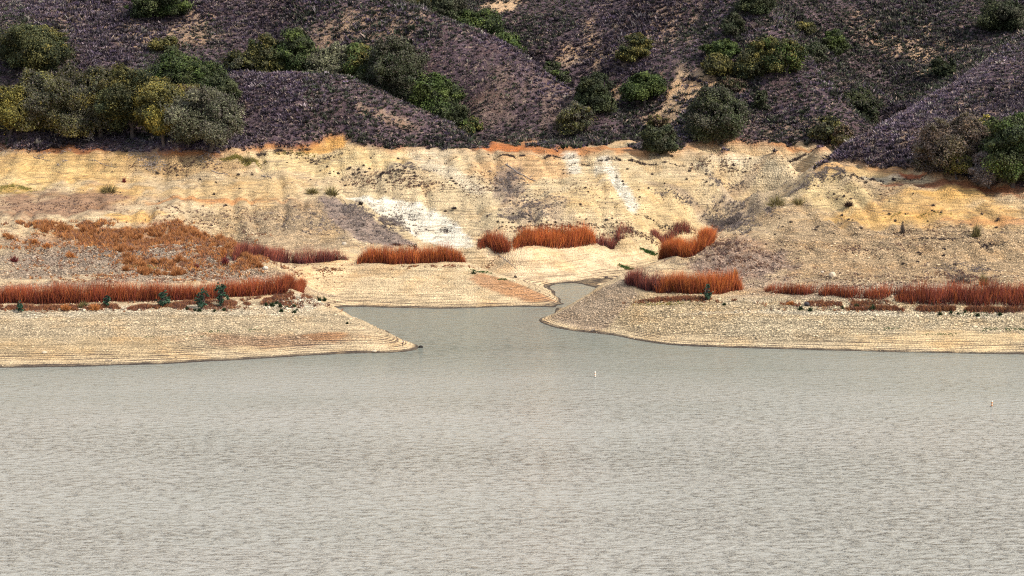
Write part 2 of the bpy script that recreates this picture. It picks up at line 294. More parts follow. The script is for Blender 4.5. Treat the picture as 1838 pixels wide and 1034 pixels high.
def water_material():
    m, nt, bs = new_mat('lake_water'); b = NB(nt); P = b.pos()
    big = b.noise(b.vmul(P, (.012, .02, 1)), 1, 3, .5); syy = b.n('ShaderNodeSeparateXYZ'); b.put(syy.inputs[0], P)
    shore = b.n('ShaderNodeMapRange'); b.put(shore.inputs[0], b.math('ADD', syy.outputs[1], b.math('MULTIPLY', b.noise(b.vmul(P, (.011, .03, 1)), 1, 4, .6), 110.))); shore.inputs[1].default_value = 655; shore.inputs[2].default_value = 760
    b.put(bs.inputs['Base Color'], b.mix(shore.outputs[0], b.mix(big, (.250, .266, .246, 1), (.310, .304, .282, 1)), (.150, .166, .140, 1)))   # darker, greener along the banks: the shore reflection put into the colour
    bs.inputs['IOR'].default_value = 1.333; bs.inputs['Roughness'].default_value = .14
    w1 = b.noise(b.vmul(P, (.34, .60, 1)), 1.0, 4, .62); w2 = b.noise(b.vmul(P, (1.0, 1.7, 1)), 1.0, 3, .6)
    crest = b.math('POWER', b.ramp(w1, (.3, 0.), (.78, 1.)), 3.0)
    calm = b.noise(b.vmul(P, (.008, .028, 1)), 1.0, 3, .5)
    sy = b.n('ShaderNodeSeparateXYZ'); b.put(sy.inputs[0], P); shel = b.n('ShaderNodeMapRange'); b.put(shel.inputs[0], b.math('ADD', sy.outputs[1], b.math('MULTIPLY', calm, 90.))); shel.inputs[1].default_value = 610; shel.inputs[2].default_value = 735; shel.inputs[3].default_value = 1.; shel.inputs[4].default_value = .16
    amp = b.math('MULTIPLY', val(b, 0, b.ramp(calm, (.36, .45), (.62, 1.)), 0, 1), shel.outputs[0])
    h = b.math('MULTIPLY', b.math('ADD', b.math('MULTIPLY', crest, 2.5), b.math('MULTIPLY', w2, .30)), amp)
    bu = b.n('ShaderNodeBump'); bu.inputs['Strength'].default_value = 1.0; bu.inputs['Distance'].default_value = 1.0; b.put(bu.inputs['Height'], h); b.put(bs.inputs['Normal'], bu.outputs[0])
    return m
M_SHORE = ground_material('dry_lake_bank'); M_HILL = ground_material('hill_soil', True)
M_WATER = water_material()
M_BRUSH = plant_material('chaparral_twigs', .9); M_LEAF = plant_material('oak_leaves', .7); M_REED = plant_material('dry_reed_stalks', .8)
M_BARK = plain('grey_bark', (.075, .06, .055), .9, .4, 4); M_DEAD = plain('weathered_wood', (.22, .19, .18), .9, .3, 5)
M_STONE = plant_material('pale_stone', .9)

# ------------------------------------------------------------------ mesh helpers
def mesh_obj(name, verts, faces, mat, tint=None, parent=None, smooth=False, kind=None):
    """verts (n,3), faces (m,k) arrays -> one linked mesh object; tint = per-vertex colour"""
    me = bpy.data.meshes.new(name); verts = np.asarray(verts, np.float32); faces = np.asarray(faces, np.int32); k = faces.shape[1]
    me.vertices.add(len(verts)); me.vertices.foreach_set('co', verts.ravel())
    me.loops.add(faces.size); me.loops.foreach_set('vertex_index', faces.ravel())
    me.polygons.add(len(faces)); me.polygons.foreach_set('loop_start', np.arange(0, faces.size, k, dtype=np.int32))
    try: me.polygons.foreach_set('loop_total', np.full(len(faces), k, np.int32))
    except Exception: pass
    if smooth: me.polygons.foreach_set('use_smooth', np.ones(len(faces), bool))
    me.update(calc_edges=True)
    if tint is not None: set_col(me, 'tint', tint)
    me.materials.append(mat)
    o = bpy.data.objects.new(name, me); COL.objects.link(o)
    if parent: o.parent = parent
    if kind: o['kind'] = kind
    return o
def set_col(me, name, c):
    a = me.color_attributes.new(name, 'FLOAT_COLOR', 'POINT'); c = np.asarray(c, np.float32)
    a.data.foreach_set('color', np.concatenate([c, np.ones((len(c), 1), np.float32)], 1).ravel())
def set_f(me, name, f):
    a = me.attributes.new(name, 'FLOAT', 'POINT'); a.data.foreach_set('value', np.asarray(f, np.float32).ravel())
def tag(o, label, cat, group=None, kind=None):
    o['label'] = label; o['category'] = cat
    if group: o['group'] = group
    if kind: o['kind'] = kind
    return o
def empty(name, loc):
    o = bpy.data.objects.new(name, None); o.empty_display_size = .3; COL.objects.link(o); o.location = loc; return o
def unit(v): return v / np.maximum(np.linalg.norm(v, axis=-1, keepdims=True), 1e-9)
def leaf_quads(c, nrm, size, rng, aspect=1.0):
    """one quad per centre, facing nrm, random spin"""
    n = len(c); t = unit(np.cross(nrm, rng.normal(size=(n, 3)))); b = np.cross(nrm, t); size = np.broadcast_to(size, (n,))[:, None]
    t = t * size * aspect; b = b * size
    return np.stack([c - t * .5 - b * .5, c + t * .5 - b * .4, c + t * .45 + b * .5, c - t * .4 + b * .45], 1).reshape(-1, 3), np.arange(4 * n).reshape(n, 4)
def tube(path, rad, sides=6):
    path = np.asarray(path, float); n = len(path); V = []; F = []
    for i in range(n):
        d = path[min(i + 1, n - 1)] - path[max(i - 1, 0)]; d = d / max(np.linalg.norm(d), 1e-6)
        a = np.cross(d, (0, 0, 1.) if abs(d[2]) < .9 else (1., 0, 0)); a /= np.linalg.norm(a); bb = np.cross(d, a)
        for k in range(sides):
            q = 2 * math.pi * k / sides; V.append(path[i] + rad[i] * (math.cos(q) * a + math.sin(q) * bb))
    for i in range(n - 1):
        for k in range(sides):
            F.append((i * sides + k, i * sides + (k + 1) % sides, (i + 1) * sides + (k + 1) % sides, (i + 1) * sides + k))
    return np.array(V), np.array(F)
def join(parts):
    V = []; F = []; o = 0
    for v, f in parts: V.append(v); F.append(f + o); o += len(v)
    return np.concatenate(V), np.concatenate(F)
def limb(p0, p1, r0, r1, rng, n=5, bend=.12):
    p0 = np.array(p0, float); p1 = np.array(p1, float); t = np.linspace(0, 1, n)[:, None]; L = np.linalg.norm(p1 - p0)
    path = p0 + (p1 - p0) * t + rng.normal(size=(n, 3)) * bend * L * np.sin(t * math.pi) * .5
    return tube(path, r0 + (r1 - r0) * t[:, 0], 5)

# ------------------------------------------------------------------ ground and hills
SOIL = np.empty(Z.shape + (3,)); SOIL[:] = alb(222, 198, 160)
ROCK = np.full(Z.shape, .25); WEED = np.full(Z.shape, .25)
def zone(u, v, ru, rv, col=None, w=1.0, rock=None, weed=None, edge=.7):
    """a patch of soil on the ground: centre and half sizes measured where it lies"""
    c = hit(u, v); l = hit(u - ru, v); r = hit(u + ru, v); f = hit(u, v - rv); n = hit(u, v + rv)
    ax = max(abs(r[0] - l[0]) * .5, 1.); ay = max(min(abs(f[1] - n[1]) * .5, ax * 3 + 30), 1.5)
    sk = (r[1] - l[1]) / max(r[0] - l[0], 1e-3); sk = max(-.8, min(.8, sk))
    i0, i1 = np.clip(((np.array([c[0] - ax * 2.2, c[0] + ax * 2.2]) - X0) / GS).astype(int), 0, len(gx)); j0, j1 = np.clip(((np.array([c[1] - ay * 2.2 - ax, c[1] + ay * 2.2 + ax]) - Y0) / GS).astype(int), 0, len(gy))
    x = GX[i0:i1, j0:j1]; y = GY[i0:i1, j0:j1]
    d = np.sqrt(((x - c[0]) / ax) ** 2 + ((y - c[1] - sk * (x - c[0])) / ay) ** 2) + 1.3 * (fbm(x / (ax * .22 + 1.2), y / (ay * .3 + 1.5), 5, 21) - .5)
    k = w * sstep(1 + edge * .5, 1 - edge * .5, d)
    if col is not None: SOIL[i0:i1, j0:j1] += (np.array(col) - SOIL[i0:i1, j0:j1]) * k[..., None]
    if rock is not None: ROCK[i0:i1, j0:j1] += (rock - ROCK[i0:i1, j0:j1]) * k
    if weed is not None: WEED[i0:i1, j0:j1] += (weed - WEED[i0:i1, j0:j1]) * k
def zpoly(uv, col, w=1.0, rock=None, weed=None, jit=2.2):
    """a soil patch with an irregular edge; corners lie on the ground"""
    P = np.array([hit(*q)[:2] for q in uv]); lo = P.min(0) - 4; hi = P.max(0) + 4
    i0, i1 = np.clip(((np.array([lo[0], hi[0]]) - X0) / GS).astype(int), 0, len(gx)); j0, j1 = np.clip(((np.array([lo[1], hi[1]]) - Y0) / GS).astype(int), 0, len(gy))
    x = GX[i0:i1, j0:j1]; y = GY[i0:i1, j0:j1]; k = 0
    for t in range(3):
        xx = x + jit * 2 * (fbm(x / 5, y / 5, 4, 81 + t) - .5) + .5 * (t - 1); yy = y + jit * 3 * (fbm(x / 4, y / 6, 4, 91 + t) - .5); ins = np.zeros(x.shape, bool)
        for a in range(len(P)):
            (xa, ya), (xb, yb) = P[a], P[a - 1]; ins ^= ((ya > yy) != (yb > yy)) & (xx < (xb - xa) * (yy - ya) / (yb - ya + 1e-9) + xa)
        k = k + ins * w / 3
    SOIL[i0:i1, j0:j1] += (np.array(col) - SOIL[i0:i1, j0:j1]) * k[..., None]
    if rock is not None: ROCK[i0:i1, j0:j1] += (rock - ROCK[i0:i1, j0:j1]) * k
    if weed is not None: WEED[i0:i1, j0:j1] += (weed - WEED[i0:i1, j0:j1]) * k
CREAM, SAND, WHITE, ORNG, DORNG, RUST = alb(226, 204, 166), alb(224, 200, 162), alb(240, 228, 202), alb(230, 186, 116), alb(212, 150, 96), alb(160, 98, 66)
GREYW, BROWN, COBB, PINK = alb(160, 140, 128), alb(158, 122, 94), alb(206, 184, 156), alb(196, 164, 138)
zone(200, 400, 420, 120, SAND, 1, .3, .3)
zone(1600, 440, 330, 100, alb(206, 178, 140), 1, .75, .35)
zone(1000, 340, 380, 80, alb(226, 204, 164), 1, .2, .45)
zone(250, 600, 420, 60, alb(214, 194, 160), 1, .75, .1); zone(1550, 580, 480, 60, alb(220, 202, 168), 1, .85, .05)
zone(200, 556, 330, 9, WHITE, .6, .9); zone(530, 545, 70, 16, WHITE, .8, 1.0)
zone(100, 628, 330, 22, alb(208, 182, 140), .7, .3); zone(480, 612, 140, 12, alb(176, 130, 96), .6, .8); zone(590, 606, 40, 9, DORNG, .6, .6)
zone(780, 515, 190, 40, alb(230, 206, 166), 1, .35, .05); zone(590, 500, 60, 35, alb(234, 204, 160), 1, .05, 0)
zone(1000, 480, 150, 30, alb(234, 206, 164), 1, .05, .02)
zone(1700, 612, 160, 18, alb(222, 196, 152), .9, .1)
zone(1180, 560, 140, 40, alb(214, 190, 150), .8, .9)
# left bank
zone(90, 300, 190, 26, ORNG, .7, .1); zone(60, 318, 130, 22, alb(232, 200, 140), .7, .05, .1); zone(200, 348, 60, 12, ORNG, .8, .1)
zone(100, 374, 150, 22, alb(168, 134, 108), .95, .1, .5); zone(20, 338, 40, 10, alb(196, 160, 70), .7, .1)
zone(420, 345, 110, 28, alb(226, 192, 136), .7, .2); zone(380, 362, 130, 5, DORNG, .8, .1); zone(240, 392, 45, 8, ORNG, .9, .1)
zone(330, 300, 130, 22, alb(206, 172, 124), .8, .3, .9); zone(150, 268, 200, 8, RUST, .85, .2); zone(330, 275, 60, 8, RUST, .7, .2)
zone(250, 425, 200, 18, alb(190, 136, 96), .7, .3, .4); zone(200, 458, 260, 30, alb(176, 156, 138), .95, 1.0, .4); zone(480, 405, 130, 36, alb(206, 180, 140), .8, .8, .4); zone(1560, 562, 320, 3, WHITE, .7, .9); zone(250, 501, 300, 7, alb(190, 168, 146), .8, 1.0, .5); zone(230, 486, 280, 12, alb(186, 164, 142), .9, 1.0, .4)
zone(560, 420, 60, 16, alb(200, 176, 146), .4, .5, .4); zone(560, 375, 60, 20, alb(200, 176, 146), .6, .5, .4); zone(590, 420, 20, 9, ORNG, .8, .2)
# middle bank
zone(600, 290, 160, 22, alb(230, 206, 156), .9, .15, .6)
zone(770, 285, 50, 20, WHITE, .3, .3, .1)
for (u, v) in ((1080, 300), (1096, 318), (1110, 336), (1122, 354), (1130, 370)): zone(u, v, 16, 14, WHITE, .95, .4, .05)
zone(1380, 300, 90, 24, alb(236, 216, 178), .7, .2, .2); zone(1320, 285, 50, 10, WHITE, .4, .2)
zone(1130, 350, 130, 36, alb(228, 200, 150), .8, .2, .4); zone(940, 300, 90, 26, alb(226, 184, 134), .8, .25, .5)
zone(910, 340, 26, 34, GREYW, .75, .3, .8); zone(960, 375, 60, 24, alb(196, 172, 148), .6, .3, .7); zone(1260, 385, 110, 16, GREYW, .5, .3, .6); zone(1330, 372, 44, 14, GREYW, .5, .3, .6); zone(1330, 340, 50, 12, GREYW, .4, .3, .6)
zone(1010, 268, 160, 9, DORNG, .9, .2); zone(900, 262, 50, 8, alb(206, 124, 72), .9, .2); zone(1130, 268, 50, 8, DORNG, .8); zone(530, 255, 90, 12, alb(228, 174, 100), .9, .1); zone(600, 255, 20, 16, alb(232, 182, 110), 1, .1); zone(1420, 268, 50, 6, DORNG, .7)
zone(480, 262, 60, 6, alb(200, 150, 100), .7)
# right bank
zone(1680, 372, 190, 32, alb(226, 186, 124), .9, .1, .2); zone(1700, 345, 80, 14, ORNG, .95, .05); zone(1600, 392, 130, 8, ORNG, .8, .1); zone(1780, 400, 80, 8, DORNG, .6, .1)
zone(1500, 350, 90, 28, alb(230, 204, 152), .9, .2, .3); zone(1560, 310, 90, 14, alb(228, 196, 140), .9, .15); zone(1590, 322, 60, 5, WHITE, .7, .2)
zone(1700, 326, 110, 5, RUST, .9, .2); zone(1800, 338, 80, 5, RUST, .8, .2); zone(1640, 318, 26, 5, alb(190, 96, 56), .9)
zone(1330, 470, 90, 34, alb(178, 152, 136), .9, .8, .5); zone(1300, 440, 90, 14, PINK, .7, .5, .6); zone(1600, 490, 160, 12, alb(196, 166, 128), .6, .8, .4)
zone(1480, 520, 200, 14, alb(196, 172, 150), .6, .9, .2)
CH = alb(255, 248, 228)
zpoly([(440, 375), (575, 355), (640, 440), (420, 445)], alb(196, 172, 140), .7, .7, .4)
zpoly([(614, 350), (690, 352), (760, 368), (812, 396), (850, 436), (848, 446), (765, 437), (705, 398), (655, 366)], CH, .95, .3, .05)
zpoly([(572, 354), (606, 356), (678, 398), (746, 438), (700, 444), (630, 425), (585, 388)], alb(158, 140, 132), .9, .4, .6)
zpoly([(732, 277), (790, 280), (802, 300), (862, 330), (884, 352), (850, 346), (798, 320), (758, 300)], alb(242, 226, 196), .8, .4, .05)
zpoly([(1008, 274), (1034, 271), (1044, 312), (1024, 314)], CH, .85, .5, .05, 1.4)
zpoly([(1074, 281), (1092, 280), (1118, 326), (1146, 374), (1130, 384), (1106, 342), (1086, 308)], CH, .9, .5, .05, 1.4)
zpoly([(1242, 292), (1254, 290), (1362, 352), (1352, 358)], alb(240, 224, 190), .8, .3, .05, 1.2)
zpoly([(1290, 276), (1400, 280), (1456, 300), (1400, 318), (1360, 296)], alb(238, 222, 188), .7, .3, .1)
zpoly([(864, 456), (1070, 447), (1166, 465), (1060, 500), (960, 510), (905, 488)], alb(240, 214, 176), .9, .08, 0, 1.5)
zpoly([(868, 490), (900, 500), (1002, 542), (955, 546), (880, 522), (838, 502)], alb(196, 142, 100), .75, .4, 0, 1.8)
zpoly([(985, 575), (1045, 537), (1120, 500), (1150, 530), (1090, 590), (1050, 594)], alb(186, 164, 142), .75, .9, .1, 1.8)  # left flank of the right point: its shaded side painted greyer
ROCK *= .25 + .75 * sstep(.6, 2.2, Z)
hillsoil = alb(100, 84, 92)[None, None] * (0.8 + .5 * fbm(GX / 30, GY / 30, 3, 30))[..., None]
SOIL += (hillsoil - SOIL) * hillm[..., None]; ROCK *= 1 - hillm * .6; WEED += (.9 - WEED) * hillm
k = scarp * np.clip(.25 + 1.0 * (fbm(GX / 22, GY / 60, 3, 33) - .35) * 2, 0, 1) * (Z > 27)
SOIL += (alb(196, 126, 74) - SOIL) * (k * .75)[..., None]
BARE = np.zeros(Z.shape)
def bare(u, v, ru, rv, w=1., col=None):
    """ground that shows through the brush"""
    c = hit(u, v); l = hit(u - ru, v); r = hit(u + ru, v); f = hit(u, v - rv); n = hit(u, v + rv)
    ax = max(abs(r[0] - l[0]) * .5, 2); ay = max(min(abs(f[1] - n[1]) * .5, 60), 2)
    d = np.sqrt(((GX - c[0]) / ax) ** 2 + ((GY - c[1]) / ay) ** 2) + 1.7 * (fbm(GX / 4, GY / 6, 4, 44) - .5)
    kk = w * sstep(1.3, .5, d); np.maximum(BARE, kk, out=BARE)
    if col is not None: SOIL[:] += (np.array(col) - SOIL) * kk[..., None]
HB = alb(216, 184, 148)
for a in ((1060, 80, 26, 45, .6), (1030, 100, 26, 25, .6), (1240, 158, 70, 26, .95), (1215, 200, 40, 40, .95), (1185, 240, 30, 24, .95), (1100, 180, 20, 14, .8), (1200, 250, 20, 20, 1), (1090, 175, 16, 12, .6), (905, 12, 30, 12, 1), (250, 65, 50, 25, .7), (1000, 170, 40, 50, .2), (880, 190, 60, 50, .15),
          (1690, 100, 60, 40, .5), (1660, 120, 30, 25, .6), (1620, 60, 60, 40, .4), (1560, 60, 40, 40, .4), (600, 50, 60, 30, .4), (700, 40, 80, 30, .4), (350, 55, 50, 30, .5), (1170, 60, 80, 40, .4), (1750, 200, 60, 20, .35), (1640, 245, 30, 15, .5), (700, 215, 60, 15, .35), (1420, 235, 60, 20, .4), (120, 40, 100, 30, .3)):
    bare(*a[:4], a[4], HB)

nx, ny = len(gx), len(gy)
ids = np.arange(nx * ny).reshape(nx, ny)
quads = np.stack([ids[:-1, :-1], ids[1:, :-1], ids[1:, 1:], ids[:-1, 1:]], -1).reshape(-1, 4)
VV = np.stack([GX, GY, Z], -1).reshape(-1, 3)
hq = hillm.reshape(-1)[quads].mean(1) > .5
def ground_piece(name, sel, mat):
    f = quads[sel]; u, inv = np.unique(f, return_inverse=True)
    o = mesh_obj(name, VV[u], inv.reshape(-1, 4), mat, smooth=True, kind='structure')
    set_col(o.data, 'soil', SOIL.reshape(-1, 3)[u]); set_f(o.data, 'rock', ROCK.reshape(-1)[u]); set_f(o.data, 'weed', WEED.reshape(-1)[u])
    return o
ground_piece('shore', ~hq, M_SHORE); ground_piece('hills', hq, M_HILL)
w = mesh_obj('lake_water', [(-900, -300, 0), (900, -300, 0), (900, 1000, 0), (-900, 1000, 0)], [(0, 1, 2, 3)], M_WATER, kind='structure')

# ------------------------------------------------------------------ stuff: chaparral, stones, reed beds, weeds
def in_view(x, y, z, mu=90, mv=60):
    yc = CT * y - ST * (z - CAMH); zc = ST * y + CT * (z - CAMH)
    u = CU + FPX * x / yc; v = CV - FPX * zc / yc
    return (u > -mu) & (u < 1838 + mu) & (v > -mv) & (v < 720)
def pick(cols, n, rng, p=None):
    return np.array(cols)[rng.choice(len(cols), n, p=p)]
def blades(base, tip, width, rng, col_b, col_t=None):
    """thin tapering triangles from base to tip"""
    n = len(base); d = tip - base; s = unit(np.cross(d, rng.normal(size=(n, 3)))) * np.broadcast_to(width, (n,))[:, None] * .5
    V = np.stack([base - s, base + s, tip], 1).reshape(-1, 3); col_t = col_b if col_t is None else col_t
    C = np.stack([col_b, col_b, col_t], 1).reshape(-1, 3)
    return V, np.arange(3 * n).reshape(n, 3), C
def boxblur(A, k):
    for ax in (0, 1):
        P_ = np.pad(A, [(k + 1, k) if i == ax else (0, 0) for i in (0, 1)], mode='edge'); c = np.cumsum(P_, axis=ax)
        A = (np.take(c, np.arange(2 * k + 1, c.shape[ax]), axis=ax) - np.take(c, np.arange(0, c.shape[ax] - 2 * k - 1), axis=ax)) / (2 * k + 1)
    return A
CONV = .6 * (Z - boxblur(boxblur(Z, 7), 7)) + .30 * (Z - boxblur(boxblur(Z, 22), 22))                               # brush tint: paler on crests, darker in hollows
def chaparral():
    rng = np.random.RandomState(11); N = 700000
    x = rng.uniform(-325, 325, N); y = rng.uniform(780, 1240, N); z = hgt(x, y)
    k = in_view(x, y, z, 430) & (grid_at(hillm, x, y) > .45)
    dens = .80 + .75 * (fbm(x / 7, y / 9, 3, 51) - .36) * 2.2; dens = dens * (1 - .86 * grid_at(BARE, x, y))
    k &= rng.rand(N) < np.clip(dens, .05, .95)
    x, y, z = x[k], y[k], z[k]; n = len(x)
    r = rng.uniform(.38, 1.05, n) * (.6 + .8 * vnoise(x / 18, y / 18, 52)); big = rng.rand(n) < .07; r = np.where(big, r * 1.9, r); h = r * rng.uniform(.75, 1.35, n) * np.where(big, .8, 1)
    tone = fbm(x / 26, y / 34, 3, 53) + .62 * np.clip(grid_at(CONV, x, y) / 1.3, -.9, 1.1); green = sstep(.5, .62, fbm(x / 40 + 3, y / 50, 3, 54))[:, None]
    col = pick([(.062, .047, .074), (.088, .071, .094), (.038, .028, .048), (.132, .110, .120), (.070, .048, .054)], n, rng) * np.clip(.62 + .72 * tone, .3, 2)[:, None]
    gc = pick([(.046, .054, .036), (.065, .072, .056), (.036, .038, .032)], n, rng); use = (rng.rand(n, 1) < green * .55); col = np.where(use, gc, col); col = np.where(big[:, None], col * (.72, .80, .66), col)
    col = col * np.exp(rng.normal(size=(n, 1)) * .34); dry = rng.rand(n) < .012 + .07 * sstep(.48, .66, fbm(x / 11, y / 14, 3, 57)); col[dry] = np.array((.22, .172, .14)) * rng.uniform(.7, 1.2, (dry.sum(), 1))
    B = 11
    i = np.repeat(np.arange(n), B); m = len(i)
    a = rng.uniform(0, 2 * np.pi, m); q = np.sqrt(rng.rand(m)); out = np.stack([np.cos(a) * q, np.sin(a) * q, np.zeros(m)], 1)
    base = np.stack([x[i], y[i], z[i] - .15], 1) + out * (r[i] * .55)[:, None]
    d = out * .8 + np.stack([rng.normal(size=m) * .25, rng.normal(size=m) * .25, rng.uniform(.5, 1.1, m)], 1)
    base[:, 2] += h[i] * (1 - q) * rng.uniform(0, .5, m)
    tip = base + d * (h[i] * rng.uniform(.7, 1.1, m))[:, None]
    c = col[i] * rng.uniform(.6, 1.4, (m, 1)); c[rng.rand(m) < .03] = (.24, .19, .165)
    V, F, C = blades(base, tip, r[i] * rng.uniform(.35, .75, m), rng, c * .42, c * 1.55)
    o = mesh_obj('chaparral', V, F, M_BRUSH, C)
    tag(o, 'purplish grey dry scrub covering the hillsides above the bleached banks', 'scrub', kind='stuff')
chaparral()

_ico_v = None
def ico():
    t = (1 + 5 ** .5) / 2
    v = np.array([(-1, t, 0), (1, t, 0), (-1, -t, 0), (1, -t, 0), (0, -1, t), (0, 1, t), (0, -1, -t), (0, 1, -t), (t, 0, -1), (t, 0, 1), (-t, 0, -1), (-t, 0, 1)], float); v /= np.linalg.norm(v[0])
    f = np.array([(0, 11, 5), (0, 5, 1), (0, 1, 7), (0, 7, 10), (0, 10, 11), (1, 5, 9), (5, 11, 4), (11, 10, 2), (10, 7, 6), (7, 1, 8), (3, 9, 4), (3, 4, 2), (3, 2, 6), (3, 6, 8), (3, 8, 9), (4, 9, 5), (2, 4, 11), (6, 2, 10), (8, 6, 7), (9, 8, 1)])
    return v, f
def stones():
    rng = np.random.RandomState(5); N = 560000
    x = rng.uniform(-250, 250, N); y = rng.uniform(655, 960, N); z = hgt(x, y)
    rk = grid_at(ROCK, x, y)
    k = in_view(x, y, z, 300) & (grid_at(hillm, x, y) < .3) & (z > .15) & (rng.rand(N) < np.clip((rk - .1) * .34, .02, .36))
    x, y, z, rk = x[k], y[k], z[k], rk[k]; n = len(x)
    r = np.clip(.12 * rng.rand(n) ** -.30, .10, .5) * (.6 + .6 * rk)
    v, f = ico(); j = 1 + .25 * rng.normal(size=(n, 12, 1)); s = np.stack([rng.uniform(.8, 1.3, n), rng.uniform(.8, 1.3, n), rng.uniform(.45, .8, n)], 1)
    V = (v[None] * j * s[:, None] * r[:, None, None] + np.stack([x, y, z + r * .15], 1)[:, None]).reshape(-1, 3)
    F = (f[None] + 12 * np.arange(n)[:, None, None]).reshape(-1, 3)
    soil = SOIL[np.clip(((x - X0) / GS).astype(int), 0, nx - 1), np.clip(((y - Y0) / GS).astype(int), 0, ny - 1)]
    c = (.78 * soil + .22 * np.array(alb(232, 218, 196))) * rng.uniform(.55, 1.3, (n, 1))
    o = mesh_obj('loose_stones', V, F, M_STONE, np.repeat(c, 12, 0)); tag(o, 'pale loose stones strewn over the exposed lake banks', 'stones', kind='stuff')
stones()

RED_T = [(.31, .078, .024), (.38, .115, .032), (.22, .048, .024), (.15, .036, .026)]
DARK_T = [(.24, .07, .045), (.17, .055, .045), (.30, .09, .045), (.12, .05, .045)]
ORANGE_T = [(.40, .115, .028), (.48, .16, .036), (.32, .08, .026), (.22, .054, .028)]
def reed_bed(front, depth, height, dens, tones, seed, label, ragged=.3, lean=(0., 0.), gaps=0.):
    """stalks rising from the ground behind a front line given where it shows"""
    rng = np.random.RandomState(seed); P = np.array([hit(*p) for p in front]); seg = np.linalg.norm(np.diff(P[:, :2], axis=0), axis=1); L = seg.sum()
    n = int(L * depth * dens * 2.8); s = np.clip(rng.rand(n) * L + rng.normal(size=n) * .8, -.8, L + .8); cs = np.concatenate([[0], np.cumsum(seg)])
    x = np.interp(s, cs, P[:, 0]); y = np.interp(s, cs, P[:, 1]) + rng.beta(1.3, 1.6, n) * depth * 1.25 + 2.0 * (vnoise(s / 4, s * 0, seed) - .5); x += rng.normal(size=n) * .3
    if gaps: k = fbm(x / 5, y / 3, 2, seed + 7) > .5 * gaps + .25; x, y, s = x[k], y[k], s[k]; n = len(x)
    z = hgt(x, y); ends = np.minimum(1, np.minimum(s, L - s) / 4.5 + .35)
    ragged += .12; h = height * (1.06 - ragged - .1 + 2 * ragged * fbm(x / 3.5, y / 2.5, 3, seed) + .55 * (vnoise(x / 1.3, y / .9, seed + 9) - .5)) * (1.12 - .62 * rng.rand(n) ** 2.2) * ends
    base = np.stack([x, y, z - .1], 1); tip = base + np.stack([rng.normal(size=n) * .24 + .06 + lean[0], rng.normal(size=n) * .24 + lean[1], np.ones(n)], 1) * h[:, None]
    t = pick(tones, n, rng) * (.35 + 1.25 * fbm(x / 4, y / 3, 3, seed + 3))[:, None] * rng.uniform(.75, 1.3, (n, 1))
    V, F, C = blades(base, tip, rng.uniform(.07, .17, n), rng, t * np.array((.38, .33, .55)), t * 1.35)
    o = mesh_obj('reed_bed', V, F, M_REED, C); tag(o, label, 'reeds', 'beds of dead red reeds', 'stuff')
reed_bed([(-330, 552), (-90, 549), (0, 547), (150, 545), (330, 541), (400, 536), (440, 533), (475, 531), (510, 529), (541, 525)], 5.5, 4.4, 11, RED_T, 101, 'long rust red reed bed along the bench of the left point', .16)
reed_bed([(418, 470), (520, 472), (622, 471)], 4, 3.9, 10, DARK_T, 102, 'dark red ragged reed bed above the sandy cove slope', .35, gaps=.35)
reed_bed([(642, 475), (750, 475), (833, 471)], 5.5, 4.7, 12, RED_T + ORANGE_T[:2], 103, 'bright orange reed bed along the top of the sandy mound', .16)
reed_bed([(858, 452), (880, 452), (915, 452)], 5, 4.3, 10, RED_T, 104, 'small orange reed clump at the edge of the white gully', .3)
reed_bed([(922, 450), (1000, 448), (1068, 443)], 6, 4.7, 12, ORANGE_T, 105, 'orange reed bed on top of the far sandy bank', .2)
reed_bed([(1070, 438), (1135, 431)], 4, 3.2, 8, DARK_T, 106, 'low dark reed bed at the end of the far sandy bank', .35, gaps=.3)
reed_bed([(1186, 466), (1225, 464), (1262, 450), (1278, 438)], 6, 5.0, 12, ORANGE_T, 107, 'orange reed bed rising along the creek edge of the right point', .2)
reed_bed([(1124, 512), (1160, 522), (1200, 528)], 5, 4.4, 8, DARK_T, 108, 'thin dark red reeds at the left end of the right point', .35, gaps=.2)
reed_bed([(1180, 526), (1240, 531), (1290, 530), (1331, 522)], 6, 5.0, 12, ORANGE_T, 109, 'brightest orange reed bed on the right point above the shore', .25)
reed_bed([(1375, 526), (1460, 532), (1560, 541), (1640, 546)], 4, 3.0, 8, RED_T, 110, 'low rust reeds starting the row along the right bank', .22, gaps=.2)
reed_bed([(1610, 547), (1700, 549), (1838, 552), (1930, 555), (2150, 561)], 5, 3.7, 10, RED_T + DARK_T[:2], 111, 'thick dark red reeds ending the row along the right bank', .2)
reed_bed([(1168, 430), (1210, 430), (1250, 424)], 3, 2.6, 8, DARK_T, 112, 'dark brown reeds across the creek at the valley foot', .35, gaps=.2)

